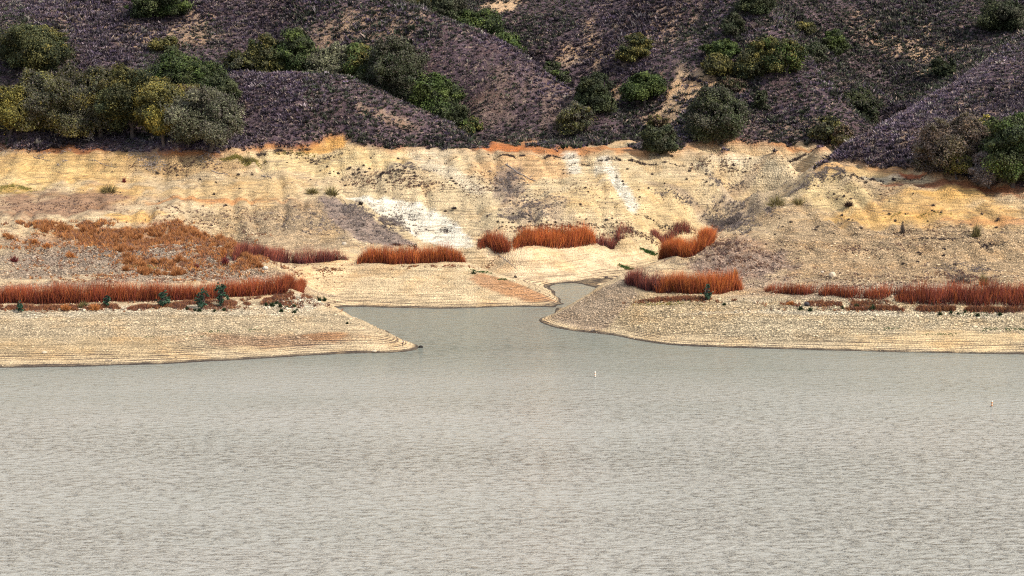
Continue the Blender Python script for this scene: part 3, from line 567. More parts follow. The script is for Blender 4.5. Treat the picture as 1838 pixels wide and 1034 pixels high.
def weeds(name, label, cat, zones, tones, seed, blade=(.10, .22)):
    """low tufts; zones are (u, v, ru, rv, tufts, height)"""
    rng = np.random.RandomState(seed); Vs = []; Fs = []; Cs = []; off = 0
    for (u, v, ru, rv, cnt, hh) in zones:
        c = hit(u, v); l = hit(u - ru, v); r = hit(u + ru, v); f = hit(u, v - rv); nn = hit(u, v + rv)
        ax = max(abs(r[0] - l[0]) * .5, .5); ay = max(min(abs(f[1] - nn[1]) * .5, ax * 3 + 20), .8); sk = np.clip((r[1] - l[1]) / max(r[0] - l[0], 1e-3), -.35, .35)
        g = rng.normal(size=(cnt, 2)) * .5; x = c[0] + g[:, 0] * ax; y = c[1] + g[:, 1] * ay + sk * (x - c[0])
        k = fbm(x / 3, y / 4, 2, seed) > .4; x, y = x[k], y[k]; z = hgt(x, y); k = z > .4; x, y, z = x[k], y[k], z[k]; cnt = len(x)
        if not cnt: continue
        B = 9; i = np.repeat(np.arange(cnt), B); m = len(i); hs = hh * rng.uniform(.5, 1.3, cnt)
        base = np.stack([x[i], y[i], z[i] - .05], 1) + rng.normal(size=(m, 3)) * (.22 * hs[i])[:, None] * (1, 1, 0)
        tip = base + np.stack([rng.normal(size=m) * .4, rng.normal(size=m) * .4, rng.uniform(.5, 1.1, m)], 1) * hs[i][:, None]
        t = (pick(tones, cnt, rng)[i]) * rng.uniform(.7, 1.3, (m, 1)); V, F, C = blades(base, tip, rng.uniform(*blade, m), rng, t * .8, t)
        Vs.append(V); Fs.append(F + off); Cs.append(C); off += len(V)
    o = mesh_obj(name, np.concatenate(Vs), np.concatenate(Fs), M_REED, np.concatenate(Cs)); tag(o, label, cat, kind='stuff')
BRN = [(.17, .10, .075), (.13, .075, .065), (.22, .13, .08), (.10, .07, .07)]
GRY = [(.20, .165, .155), (.15, .125, .125), (.25, .21, .18)]
weeds('rust_weeds', 'low rust brown weeds under the reed beds and on the benches', 'weeds',
      [(60, 553, 170, 4, 1900, .8), (230, 552, 170, 5, 1900, .8), (400, 545, 150, 6, 1700, .8), (505, 533, 50, 8, 600, .7), (1700, 555, 200, 3, 1900, 1.0), (1500, 546, 100, 5, 700, .8), (1230, 537, 80, 4, 700, .8), (500, 476, 110, 3, 260, .6), (780, 478, 60, 3, 160, .6), (880, 480, 26, 6, 120, .3), (590, 485, 20, 3, 60, .6)],
      [(.26, .10, .05), (.19, .08, .05), (.30, .14, .06), (.12, .06, .05)], 201)
weeds('orange_brush', 'orange dry brush spreading over the rocky left bank', 'brush',
      [(110, 410, 90, 7, 1500, 1.1), (200, 424, 110, 11, 2800, 1.2), (300, 428, 110, 13, 2800, 1.1), (390, 445, 60, 13, 1600, 1.1), (440, 462, 34, 9, 900, 1.1), (260, 445, 120, 10, 1200, .9), (250, 496, 240, 8, 500, .7), (60, 440, 60, 12, 260, .8), (240, 470, 40, 12, 300, 1.0), (310, 480, 50, 8, 260, 1.0), (100, 470, 110, 20, 220, .7), (350, 415, 70, 6, 260, .9)],
      [(.42, .18, .06), (.36, .14, .05), (.46, .22, .08), (.26, .12, .07), (.20, .12, .09)], 202, (.12, .28))
weeds('brown_weeds', 'thin brown weeds standing over the stony banks', 'weeds',
      [(1330, 465, 90, 26, 700, .8), (1290, 440, 60, 12, 300, .8), (1560, 450, 160, 14, 500, .5), (1740, 498, 60, 10, 320, .9), (1600, 500, 200, 14, 360, .6), (90, 372, 150, 16, 900, .4), (400, 395, 140, 30, 420, .7), (320, 300, 110, 18, 420, .6), (740, 330, 70, 12, 260, .7), (660, 320, 60, 16, 160, .7), (1500, 515, 200, 8, 300, .5),
       (1000, 345, 160, 40, 420, .5), (1290, 300, 60, 16, 200, .7), (1420, 320, 60, 20, 200, .6), (1680, 415, 130, 10, 160, .6), (1550, 340, 80, 18, 160, .5), (870, 330, 40, 26, 160, .6), (960, 415, 70, 8, 260, .6), (1140, 418, 60, 6, 160, .7), (200, 445, 220, 26, 420, .5)], BRN, 203)
weeds('grey_grass', 'dead grey grass on the gully sides and slopes', 'grass',
      [(690, 400, 60, 26, 1100, .8), (620, 375, 40, 14, 420, .7), (915, 330, 26, 24, 420, .8), (960, 370, 50, 26, 420, .7), (930, 392, 60, 6, 300, .7), (1260, 385, 100, 14, 420, .6), (1330, 375, 36, 12, 240, .8), (1290, 412, 30, 8, 420, 1.3), (1320, 398, 24, 6, 300, 1.3), (1440, 335, 30, 8, 120, .8), (1470, 318, 24, 8, 90, .8), (1330, 400, 40, 10, 460, 1.0), (1375, 375, 20, 8, 160, .9), (1330, 335, 40, 14, 120, .6), (740, 300, 60, 8, 200, .7), (560, 400, 90, 24, 260, .7), (1440, 315, 60, 16, 300, .5), (1730, 480, 50, 10, 200, .6), (1500, 310, 26, 10, 160, .8)], GRY, 204)
weeds('dark_weeds', 'dark dead weeds along old water lines of the far bank', 'weeds',
      [(930, 283, 110, 2, 300, .8), (1130, 290, 90, 3, 200, .8), (1000, 408, 120, 3, 200, .5), (1200, 408, 60, 3, 120, .6), (1560, 322, 80, 2, 240, .6), (1430, 287, 40, 2, 120, .7), (560, 288, 80, 6, 120, .7), (700, 310, 60, 3, 120, .7), (740, 445, 10, 6, 60, .7), (800, 415, 10, 4, 30, .6), (1060, 405, 60, 2, 100, .5), (1690, 430, 60, 3, 140, .5), (1765, 445, 30, 3, 120, .6)],
      [(.055, .04, .045), (.08, .055, .05), (.04, .03, .03)], 205)
weeds('green_ground_cover', 'fresh green low growth at the damp creek bed and shore', 'ground cover',
      [(1125, 482, 22, 3, 300, .35), (1165, 455, 14, 3, 200, .5), (862, 488, 18, 2, 90, .4), (900, 502, 14, 2, 60, .3), (1810, 592, 50, 4, 200, .3), (1690, 600, 30, 2, 50, .25), (1600, 590, 20, 2, 30, .3), (385, 595, 26, 3, 60, .25), (265, 605, 10, 2, 20, .25), (455, 592, 20, 3, 36, .22), (1750, 566, 40, 2, 50, .3), (350, 604, 20, 2, 30, .25), (1200, 540, 40, 3, 80, .4)],
      [(.05, .105, .025), (.07, .12, .035), (.035, .075, .02)], 206)
weeds('yellow_grass', 'straw yellow grass tufts at the bank tops', 'grass',
      [(430, 285, 30, 4, 260, .8), (30, 336, 40, 4, 300, .6), (455, 292, 20, 3, 120, .7), (520, 275, 60, 4, 120, .6), (260, 480, 40, 5, 100, .5), (1640, 388, 80, 5, 50, .7), (1200, 546, 60, 3, 80, .5)],
      [(.26, .22, .06), (.20, .18, .055), (.30, .24, .08)], 207)

# ------------------------------------------------------------------ trees
def make_crown(rng, w, h, cols, base=.12, leaf=.42, dens=1.0, twig=0., lean=0.):
    """leaf clumps on lobes through an uneven crown; w, h in metres"""
    nl = int(np.clip(10 + w * h / 4.5, 12, 42)); L = []
    a = rng.uniform(0, 2 * np.pi, nl); q = np.sqrt(rng.rand(nl)); zz = rng.rand(nl)
    env = np.sqrt(np.clip(1 - (np.abs(zz - .38) / .68) ** 2.2, .12, 1))
    rl = np.minimum(w, h * 1.2) * rng.uniform(.10, .21, nl)
    cx_ = np.cos(a) * q * (w * .52 - rl * .6) * env + lean * zz * h; cy_ = np.sin(a) * q * (w * .48 - rl * .6) * env
    cz_ = h * base + rl * .7 + zz * (h * (1 - base) - rl * 1.65)
    cen = np.stack([cx_, cy_, cz_], 1)
    ne = 10 + nl // 2; ea = rng.uniform(0, 2 * np.pi, ne); ez = rng.uniform(.15, 1, ne) ** .7; er = np.minimum(w, h) * rng.uniform(.05, .10, ne); eo = np.sqrt(np.clip(1 - ez ** 2.4, .02, 1)) * rng.uniform(.42, .56, ne)
    cen = np.concatenate([cen, np.stack([np.cos(ea) * eo * w + lean * ez * h, np.sin(ea) * eo * w * .9, h * base + er + ez * (h * (1.04 - base) - er * 1.6)], 1)]); rl = np.concatenate([rl, er]); ci0 = nl; nl += ne
    tone = rng.uniform(.55, 1.5, nl); ci = rng.randint(0, len(cols), nl)
    P = []; N = []; T = []
    for i in range(nl):
        n = int(95 * dens * (rl[i] / leaf) ** 1.35) + 24
        d = unit(rng.normal(size=(n, 3))); rad = rl[i] * (1 - .6 * rng.rand(n) ** 1.8) * (1 + .26 * rng.normal(size=n)) * (.75 + .6 * vnoise(d[:, 0] * 2.5 + 9, d[:, 1] * 2.5 + d[:, 2] * 1.9 + 9, i)); d2 = d * (1.12, 1.12, .8)
        P.append(cen[i] + d2 * rad[:, None]); N.append(unit(d + .75 * rng.normal(size=(n, 3)) + (0, 0, .25)))
        c = np.where(rng.rand(n, 1) < .75, np.array(cols[ci[i]]), pick(cols, n, rng)); T.append(c * tone[i] * rng.uniform(.7, 1.35, (n, 1)))
    P = np.concatenate(P); N = np.concatenate(N); T = np.concatenate(T)
    c0 = np.array((0, 0, h * .5)); dd = unit(P - c0); P = c0 + (P - c0) * (.72 + .62 * vnoise(dd[:, 0] * 1.7 + 20 + tree_n, dd[:, 2] * 1.7 + dd[:, 1] * 1.3 + 20, tree_n % 9))[:, None] * (1, 1, .96)
    k = (P[:, 2] > .04 * h) & (vnoise(P[:, 0] * .75 + 30, P[:, 2] * .85 + P[:, 1] * .5 + 30, tree_n % 7) > .24); P, N, T = P[k], N[k], T[k]
    V, F = leaf_quads(P, N, leaf * rng.uniform(.55, 1.25, len(P)), rng, 1.3)
    C = np.repeat(T, 4, 0)
    if twig:
        n = int(len(P) * twig); j = rng.randint(0, len(P), n); d = unit(N[j] + .5 * rng.normal(size=(n, 3))); tp = P[j] + d * rng.uniform(.4, 1.1, (n, 1)); s = unit(np.cross(d, rng.normal(size=(n, 3)))) * .05
        tv = np.stack([P[j] - s, P[j] + s, tp + s * .3, tp - s * .3], 1).reshape(-1, 3); F = np.concatenate([F, np.arange(4 * n).reshape(n, 4) + len(V)]); V = np.concatenate([V, tv])
        C = np.concatenate([C, np.repeat(pick([(.20, .17, .16), (.14, .115, .115), (.27, .24, .22)], n, rng), 4, 0)])
    return V, F, C, cen
STY = {'dark': [(0.034, 0.044, 0.020), (0.025, 0.034, 0.017), (0.048, 0.055, 0.024)],
       'green': [(0.047, 0.072, 0.019), (0.068, 0.091, 0.025), (0.033, 0.052, 0.018)],
       'olive': [(.105, .100, .032), (.074, .076, .028), (.140, .120, .034), (.056, .056, .028)],
       'yellow': [(.150, .126, .026), (.115, .106, .026), (.185, .145, .030), (.080, .080, .026)],
       'greyg': [(.120, .124, .074), (.165, .166, .106), (.080, .086, .050)],
       'dim': [(.050, .056, .034), (.040, .046, .026), (.066, .064, .044)],
       'brown': [(0.111, 0.078, 0.057), (0.081, 0.059, 0.049), (0.142, 0.097, 0.062), (0.078, 0.065, 0.036)],
       'bare': [(0.140, 0.115, 0.115), (0.110, 0.090, 0.095), (0.180, 0.150, 0.145)]}
tree_n = 0
def tree(u, base_v, top_v, w_px, style, label, twig=0., base=.1, dens=1., Y=None, name='oak_tree', cat='tree', group='oaks and other trees on the hillsides', trunk=True, wood=None, leaf=.36, lean=0., mixes=None):
    global tree_n; tree_n += 1; rng = np.random.RandomState(900 + tree_n)
    if Y is None: x, y, z = hit(u, base_v)
    else: x = at_y(u, base_v, Y)[0]; y = Y; z = float(hgt(x, y))
    h = (base_v - top_v) * mpp(y) * 1.03; w = w_px * mpp(y)
    if Y is not None:
        h = at_y(u, top_v, Y)[2] - z; h0 = (base_v - top_v) * mpp(y)
        if not .75 * h0 < h < 1.8 * h0: x, y, z = hit(u, base_v); h = (base_v - top_v) * mpp(y) * 1.03
    r = empty(name, (x, y, z - .1)); tag(r, label, cat, group)
    cols = STY[style] if not mixes else STY[style] + STY[mixes]
    V, F, C, cen = make_crown(rng, w, h, cols, base, leaf, dens, twig, lean)
    mesh_obj('crown', V, F, M_LEAF, C, parent=r)
    if trunk:
        t0 = .035 * h + .08; fork = np.array((rng.normal() * .05 * w, 0, h * max(.14, base * .9))); parts = [limb((0, 0, -.4), fork, t0 * 1.25, t0 * .85, rng, 5, .1)]
        for c in cen[np.argsort(-cen[:, 2])][: min(9, len(cen))]: parts.append(limb(fork, c, t0 * .55, .04, rng, 5, .18))
        v, f = join(parts); mesh_obj('trunk', v, f, wood or M_BARK, parent=r)
    return r
T = tree
# left grove
T(68, 140, 50, 108, 'olive', 'dull olive oak standing apart behind the left grove', mixes='dark', dens=1.1)
T(18, 246, 163, 120, 'olive', 'olive yellow low branching tree at the left edge of the grove', mixes='yellow', base=.25)
T(62, 236, 142, 100, 'dim', 'dull brownish oak between the edge tree and the grey oak', mixes='olive', twig=.2, base=.03)
T(118, 248, 132, 116, 'dim', 'dusky green oak in the left grove with bare twigs on top', twig=.2, base=.03, mixes='olive')
T(180, 246, 122, 110, 'olive', 'tall olive oak with dead white branches hanging at its foot', twig=.15, mixes='dim')
T(238, 248, 128, 100, 'olive', 'olive topped oak between the dead branches and the yellow tree', mixes='dark')
T(288, 250, 143, 104, 'yellow', 'wide yellow green tree in the middle of the left grove', mixes='olive')
T(294, 262, 192, 58, 'yellow', 'small golden tree with a thin trunk in front of the grove', base=.3)
T(338, 225, 150, 60, 'yellow', 'ochre topped tree behind the grey green oak', mixes='brown')
T(318, 180, 92, 96, 'green', 'tall dark green oak rising behind the left grove', mixes='dark', Y=985)
T(368, 195, 108, 86, 'green', 'deep green oak in the row behind the ochre topped tree', mixes='dark', Y=982)
T(406, 210, 140, 60, 'dark', 'low dark green oak at the lower end of the green row', Y=975)
T(378, 272, 172, 112, 'greyg', 'spreading grey green oak alone on the bank edge with forked trunk', twig=.25, base=.2, mixes='dim')
T(340, 262, 205, 50, 'olive', 'small olive bushy tree beside the spreading grey green oak', mixes='greyg', base=.15)
T(285, 35, -22, 92, 'green', 'dark green oak at the top edge above the left slope', mixes='dark')
T(298, 94, 66, 52, 'olive', 'small olive bush tree on the left slope above the green row', base=.02)
# row behind the low dome
T(440, 125, 88, 60, 'olive', 'low olive tree starting the row behind the dome hill', Y=1003, mixes='dim')
T(480, 130, 68, 76, 'dark', 'dark oak second in the row behind the dome hill', Y=1005, mixes='olive')
T(530, 132, 58, 86, 'dark', 'dark green broad oak with a brown fringe behind the dome hill', Y=1004, mixes='green')
T(592, 142, 80, 80, 'greyg', 'pale grey green round oak in the row behind the dome hill', Y=1002, twig=.2)
T(645, 148, 78, 76, 'green', 'olive green oak beside the pale grey green one', Y=1000, mixes='olive')
T(705, 172, 79, 104, 'dim', 'large dusky oak with visible trunk on the dome crest', mixes='dark', twig=.15, Y=988)
T(660, 155, 120, 50, 'dark', 'low dark bush tree tucked under the dusky oak', Y=992, base=.02)
T(776, 215, 134, 104, 'green', 'broad dark green oak low on the right flank of the dome hill', mixes='dark', Y=986)
T(808, 218, 178, 50, 'dark', 'small blackish oak under the broad green oak', Y=984, base=.02)
T(845, 246, 208, 44, 'green', 'small green bush tree at the foot of the dome hill', Y=982, base=.02, mixes='olive')
# ridge at the top
T(740, 22, -22, 90, 'olive', 'olive oak cut by the top edge on the middle ridge', mixes='dim', Y=1045)
T(792, 40, -12, 66, 'dark', 'dusky oak on the middle ridge just under the top edge', mixes='dim', Y=1040)
T(860, 62, 16, 88, 'dark', 'wide dark green oak behind the middle ridge', Y=1040, mixes='green')
T(908, 90, 54, 56, 'green', 'small green oak at the lower end of the ridge row', Y=1030)
T(992, 140, 108, 44, 'dim', 'low dull green tree peeking over the middle ridge', Y=1022, mixes='green')
# central valley
T(1140, 113, 62, 48, 'dark', 'round dark olive oak alone on the central slope', base=.03, dens=1.3, mixes='olive')
T(1156, 193, 137, 64, 'green', 'bright green tree with a bent trunk in the central valley', base=.3, dens=1.2)
T(1062, 205, 138, 64, 'dark', 'dark conical tree on the ridge edge left of the bright green tree', base=.03)
T(1030, 242, 186, 52, 'dim', 'thin olive tree low on the ridge flank above the orange bank', base=.05, twig=.2, mixes='olive')
T(1182, 280, 228, 56, 'dim', 'dark brushy thicket tree at the mouth of the central valley', base=.02, mixes='dark', dens=1.2)
T(1180, 236, 208, 40, 'brown', 'small brownish tree above the thicket in the central valley', base=.05, mixes='olive')
T(1296, 110, 76, 66, 'green', 'bright dark green oak at the head of the spur grove', dens=1.2)
T(1288, 142, 98, 54, 'olive', 'olive oak below the head of the spur grove')
T(1345, 146, 92, 60, 'dark', 'dark oak in the middle of the spur grove', mixes='olive')
T(1376, 118, 70, 54, 'olive', 'tall olive oak at the back of the spur grove', mixes='green')
T(1408, 140, 80, 66, 'green', 'large green oak at the right end of the spur grove', mixes='olive')
T(1312, 168, 142, 44, 'brown', 'small brown green tree under the spur grove', base=.04, mixes='dark')
T(1314, 66, 28, 42, 'dim', 'round grey green oak high on the central slope', base=.03, mixes='dark')
T(1356, 26, -18, 56, 'dark', 'dark oak at the top edge on the spur ridge', base=.04)
T(1292, 262, 168, 92, 'dark', 'large dusky green tree near the foot of the spur', twig=.12, mixes='dim', base=.12)
T(1262, 250, 212, 50, 'dim', 'low dusky tree at the left side of the large dusky green tree', mixes='dark', base=.04)
T(1365, 198, 166, 30, 'dark', 'small faint green shrub tree on the spur side', base=.03, mixes='dim')
T(1442, 66, 38, 36, 'olive', 'small olive tree on the ridge line behind the spur', base=.03, Y=1062)
T(1494, 104, 54, 50, 'dark', 'dark oak standing behind the spur ridge line', base=.03, mixes='green', Y=1066)
T(1455, 122, 76, 54, 'dim', 'dim green tree in the fold behind the spur', base=.03, mixes='dark', Y=1036)
T(1546, 215, 155, 62, 'dark', 'dark tree with pale twigs in the fold above the right valley', twig=.2, base=.04, Y=1006)
T(1485, 262, 210, 48, 'dim', 'olive grey tree at the valley floor by the right spur', base=.04, mixes='olive', Y=962)
T(1512, 268, 222, 44, 'olive', 'olive tree low in the valley against the right spur', base=.04, mixes='brown', Y=955)
T(1798, 58, 4, 74, 'dim', 'grey green oak near the top right corner above the spur', base=.08, mixes='dark')
T(1694, 136, 104, 46, 'dark', 'blackish low oak on the far slope above the right spur', base=.03)
# right grove
T(1712, 306, 216, 124, 'brown', 'broad brown twiggy tree at the left of the right grove', twig=.4, base=.06)
T(1768, 252, 212, 44, 'yellow', 'bright yellow green tree top above the right grove', mixes='green')
T(1775, 300, 240, 66, 'dark', 'dark oak in the shade of the right grove')
T(1818, 336, 214, 104, 'green', 'large bright green oak at the right edge of the grove', dens=1.2, mixes='dark', base=.04)
T(1850, 330, 230, 60, 'dark', 'dark oak cut by the right picture edge', base=.04)
T(1718, 322, 270, 56, 'olive', 'small olive tree on a thin stem in front of the right grove', base=.2, mixes='yellow')
T(1776, 338, 282, 58, 'bare', 'leafless grey twiggy tree in front of the right grove', twig=.9, dens=.5, base=.18, leaf=.3)
T(1668, 310, 262, 46, 'brown', 'low brown brush tree ending the right grove', twig=.3, base=.03, mixes='bare')

# ------------------------------------------------------------------ single shrubs, driftwood and stones on the banks
def shrub_mesh(rng, w, h, cols, n, spread=.6, up=1.0, wid=(.10, .22)):
    a = rng.uniform(0, 2 * np.pi, n); q = np.sqrt(rng.rand(n)); out = np.stack([np.cos(a) * q, np.sin(a) * q, np.zeros(n)], 1)
    base = out * w * .25; base[:, 2] = h * .45 * (1 - q ** 2) * rng.rand(n) - .05
    d = out * spread * w * .5 + np.stack([rng.normal(size=n) * .1 * w, rng.normal(size=n) * .1 * w, h * up * np.sqrt(np.clip(1.05 - q ** 2, .1, 1)) * rng.uniform(.45, .8, n)], 1)
    c = pick(cols, n, rng) * rng.uniform(.7, 1.3, (n, 1))
    return blades(base, base + d, rng.uniform(*wid, n), rng, c * .7, c)
def shrub(u, v, w_px, h_px, cols, label, name, cat, n=240, group=None, seed=None, **k):
    x, y, z = hit(u, v); s = mpp(y); rng = np.random.RandomState(seed or int(u * 7 + v) % 9999)
    V, F, C = shrub_mesh(rng, w_px * s, h_px * s, cols, n, **k)
    o = mesh_obj(name, V, F, M_REED, C); o.location = (x, y, z); return tag(o, label, cat, group)
def copies(o, places, rng, smin=.7, smax=1.3):
    for (x, y) in places:
        c = o.copy(); COL.objects.link(c); c.location = (x, y, float(hgt(x, y)) - .03); k = rng.uniform(smin, smax); c.scale = (k * rng.uniform(.85, 1.2), k, k * rng.uniform(.8, 1.15)); c.rotation_euler = (0, 0, rng.uniform(0, 6.28))
TEAL = [(.030, .080, .055), (.045, .10, .075), (.022, .055, .04)]
STY['teal'] = [(.030, .068, .040), (.042, .085, .052), (.020, .046, .030)]
for (u, v, w_, h_, lab) in ((36, 561, 13, 19, 'tiny blue green sapling at the far left of the reed bench'), (192, 552, 14, 21, 'small blue green sapling below the middle of the long reed bed'), (293, 551, 22, 28, 'paler blue green sapling standing left of two taller saplings'), (363, 556, 26, 37, 'full blue green sapling left of the tallest one'), (395, 551, 25, 40, 'tallest blue green sapling against the red reeds'), (1268, 540, 18, 26, 'narrow green sapling under the orange reeds of the right point')):
    T(u, v, v - h_, w_, 'teal', lab, base=.06, dens=.16, name='sapling', cat='sapling', group='blue green saplings below the reeds', leaf=.24)
DKG = [(.022, .045, .018), (.032, .062, .02), (.015, .03, .015)]
first = None; places = []
for (u, v) in ((478, 549), (489, 550), (503, 552), (515, 554), (527, 552), (533, 558), (497, 546), (350, 558), (358, 560), (385, 560), (402, 558), (336, 556), (520, 545), (505, 560), (528, 562), (1437, 557), (1454, 558), (1538, 553), (1688, 566), (1707, 564), (1720, 565), (1732, 563), (1755, 568), (1795, 568), (1300, 548), (1512, 555)):
    if first is None: first = shrub(u, v, 10, 8, DKG, 'low dark green clump among pale stones on the bank edge', 'green_clump', 'clump', 90, 'dark green clumps along the white stone line', up=1.0)
    else: places.append(hit(u, v)[:2])
copies(first, places, np.random.RandomState(4), .7, 1.25)
for a in ((573, 541, 9, 11, 'dark spiky plant at the crest end of the left point'), (582, 541, 9, 9, 'second dark spiky plant beside the crest end stones'), (1567, 557, 13, 13, 'dark spiky plant alone on the right bank edge'), (623, 582, 6, 4, 'tiny dark green weed on the slope of the left point'), (850, 492, 10, 7, 'dark green weed beside the damp sand below the orange reeds')):
    shrub(*a[:4], DKG, a[4], 'spiky_plant', 'plant', 70, spread=.9, up=1.4)
OLV = [(.20, .17, .06), (.15, .13, .05), (.24, .19, .08), (.12, .10, .06)]
for a in ((1394, 370, 44, 26, 'olive yellow bush on the crest of the right point'), (1432, 368, 36, 18, 'grey brown bush beside the olive one on the right crest'), (595, 352, 34, 24, 'straw coloured bush on the edge of the left spur'), (560, 348, 30, 14, 'low grey bush left of the straw coloured bush'), (1752, 426, 22, 28, 'thin olive bush standing on the stony right bank'), (195, 346, 44, 20, 'brown olive bush in the notch of the orange left bank'), (1765, 512, 22, 24, 'green grey bush behind the right reed row'), (1725, 508, 52, 20, 'wide brown bush behind the right reed row'), (1262, 430, 26, 18, 'olive bush above the creek reeds on the right point'), (1620, 420, 10, 22, 'thin pale stalky bush on the right slope'), (440, 291, 50, 12, 'low olive bush below the spreading grey green oak'), (150, 552, 24, 14, 'yellow brown tuft below the long reed bed')):
    c = OLV if 'olive' in a[4] or 'straw' in a[4] or 'yellow' in a[4] or 'green' in a[4] else [(.15, .11, .085), (.19, .15, .12), (.11, .085, .075)]
    shrub(*a[:4], c, a[4], 'dry_bush', 'bush', 240)
RB = [(.16, .03, .03), (.22, .045, .035), (.10, .02, .03)]
for a in ((25, 470, 20, 16, 'deep red bush on stones at the far left'), (404, 475, 16, 18, 'deep red bush under the orange slope on the left bank'), (353, 482, 12, 9, 'small dark red bush among stones on the left bank'), (223, 328, 8, 12, 'tiny red bush on the orange left bank')):
    shrub(*a[:4], RB, a[4], 'red_bush', 'bush', 160)
OB = [(.48, .19, .06), (.40, .15, .05), (.55, .24, .08)]
for a in ((118, 558, 24, 14, 'orange ball shaped bush below the long reed bed'), (170, 557, 24, 16, 'second orange ball shaped bush nearer the small sapling'), (84, 445, 20, 13, 'lone orange bush on grey stones of the left bank'), (126, 462, 20, 14, 'orange bush down slope on grey stones'), (62, 438, 14, 10, 'small orange bush up slope of the lone orange bush'), (402, 462, 18, 20, 'orange bush growing above the deep red bush'), (1420, 548, 16, 8, 'faded orange bush near the start of the right reed row'), (1320, 500, 10, 22, 'single orange stalky bush at the end of the brightest reeds')):
    shrub(*a[:4], OB, a[4], 'orange_bush', 'bush', 220)
ob = shrub(250, 430, 18, 14, [(.40, .17, .065), (.34, .14, .055), (.45, .21, .08)], 'one of many orange bushes massed on the stony left bank', 'orange_bush', 'bush', 200, 'orange bushes massed on the left bank')
rng = np.random.RandomState(77); pl = []
for (u0, v0, u1, v1, n, sp) in ((60, 410, 200, 425, 16, 6), (200, 425, 330, 425, 18, 8), (330, 420, 430, 452, 16, 6), (430, 455, 462, 478, 8, 5), (225, 465, 265, 490, 10, 8), (280, 470, 345, 475, 10, 6), (250, 490, 340, 493, 10, 4), (210, 440, 240, 455, 5, 5), (10, 425, 20, 430, 2, 2)):
    for i in range(n):
        t = rng.rand(); pl.append(hit(u0 + (u1 - u0) * t + rng.normal() * sp, v0 + (v1 - v0) * t + rng.normal() * sp * .6)[:2])
copies(ob, pl, rng, .6, 1.35)
db = shrub(1523, 371, 21, 15, [(.06, .035, .03), (.09, .05, .04), (.04, .025, .025)], 'round dark brown bush alone on the pale right slope', 'dark_bush', 'bush', 320, up=.9)
sb = shrub(620, 335, 6.5, 4.5, [(.065, .05, .05), (.10, .075, .065), (.13, .10, .085)], 'small dark bush dotted over the bleached middle bank', 'small_bush', 'bush', 60, 'small dark bushes dotted over the bleached banks')
pl = []
for (u, v, ru, rv, n) in ((700, 318, 130, 24, 60), (900, 350, 90, 50, 26), (1080, 335, 150, 45, 40), (560, 300, 110, 22, 26), (1300, 310, 110, 30, 26), (1660, 400, 170, 22, 22), (1560, 350, 80, 20, 14), (330, 310, 120, 25, 26), (420, 350, 120, 20, 12), (680, 405, 60, 25, 12), (1000, 400, 160, 14, 26), (1450, 410, 90, 20, 12), (1600, 460, 200, 25, 20), (1700, 385, 120, 15, 10)):
    for i in range(int(n * .7)): pl.append(hit(u + rng.normal() * ru * .6, v + rng.normal() * rv * .6)[:2])
copies(sb, pl, rng, .4, 1.25)
for a in ((712, 441, 22, 7, 'dark clump at the foot of the grey spur by the reeds'), (647, 368, 12, 9, 'dark bush on the upper edge of the white face'), (815, 376, 12, 6, 'dark bush at the right edge of the white face'), (500, 272, 22, 8, 'low dusky bush under the orange scarp'), (470, 280, 30, 10, 'wide dusky bush below the bank top left of the orange scarp'), (545, 270, 30, 8, 'dusky bush just beneath the rim scrub')):
    shrub(*a[:4], [(.05, .04, .045), (.08, .06, .065), (.035, .03, .03)], a[4], 'dusky_bush', 'bush', 150)

def brush_pile(u, v, w_px, h_px, n, label, name='brush_pile', thick=.09, cat='driftwood'):
    x, y, z = hit(u, v); s = mpp(y); rng = np.random.RandomState(int(u * 3 + v)); w = w_px * s; h = h_px * s; parts = []
    for i in range(n):
        a = rng.uniform(0, 6.28); q = rng.rand() ** .6 * .5 * w; c = np.array((math.cos(a) * q, math.sin(a) * q * .7, 0)); c[2] = h * .5 * rng.rand() * (1 - (2 * q / w) ** 2) + float(hgt(x + c[0], y + c[1])) - z
        d = rng.normal(size=3) * (1, .8, .45); d = d / np.linalg.norm(d) * rng.uniform(.12, .34) * w; d[2] = abs(d[2])
        parts.append(limb(c - d * .3, c + d * .7, thick * rng.uniform(.6, 1.4), .02, rng, 4, .2))
    v_, f_ = join(parts); o = mesh_obj(name, v_, f_, M_DEAD); o.location = (x, y, z); return tag(o, label, cat)
brush_pile(272, 300, 56, 14, 130, 'wide mat of grey dead branches on the left bank')
brush_pile(240, 278, 34, 14, 26, 'tangle of dead branches under the left grove', thick=.12)
brush_pile(80, 280, 26, 16, 16, 'dead branches spread like a hand on the left bank', thick=.12)
brush_pile(120, 272, 22, 12, 18, 'dark dead branches under the red cut of the left bank', thick=.10)
brush_pile(112, 292, 20, 8, 26, 'pale dead sticks on the slope under the dead branches', thick=.1)
brush_pile(375, 285, 40, 14, 40, 'dark root tangle under the spreading grey green oak', thick=.12)
brush_pile(22, 270, 70, 10, 40, 'grey fallen branches below the edge tree', thick=.1)
brush_pile(240, 492, 14, 8, 10, 'dark stump of dead wood above the long reed bed', 'dead_stump', .2)
brush_pile(195, 648, 14, 6, 12, 'small tangle of sticks washed up at the left waterline', thick=.1)
brush_pile(1065, 594, 12, 5, 10, 'dark driftwood at the water edge of the right point', thick=.12)
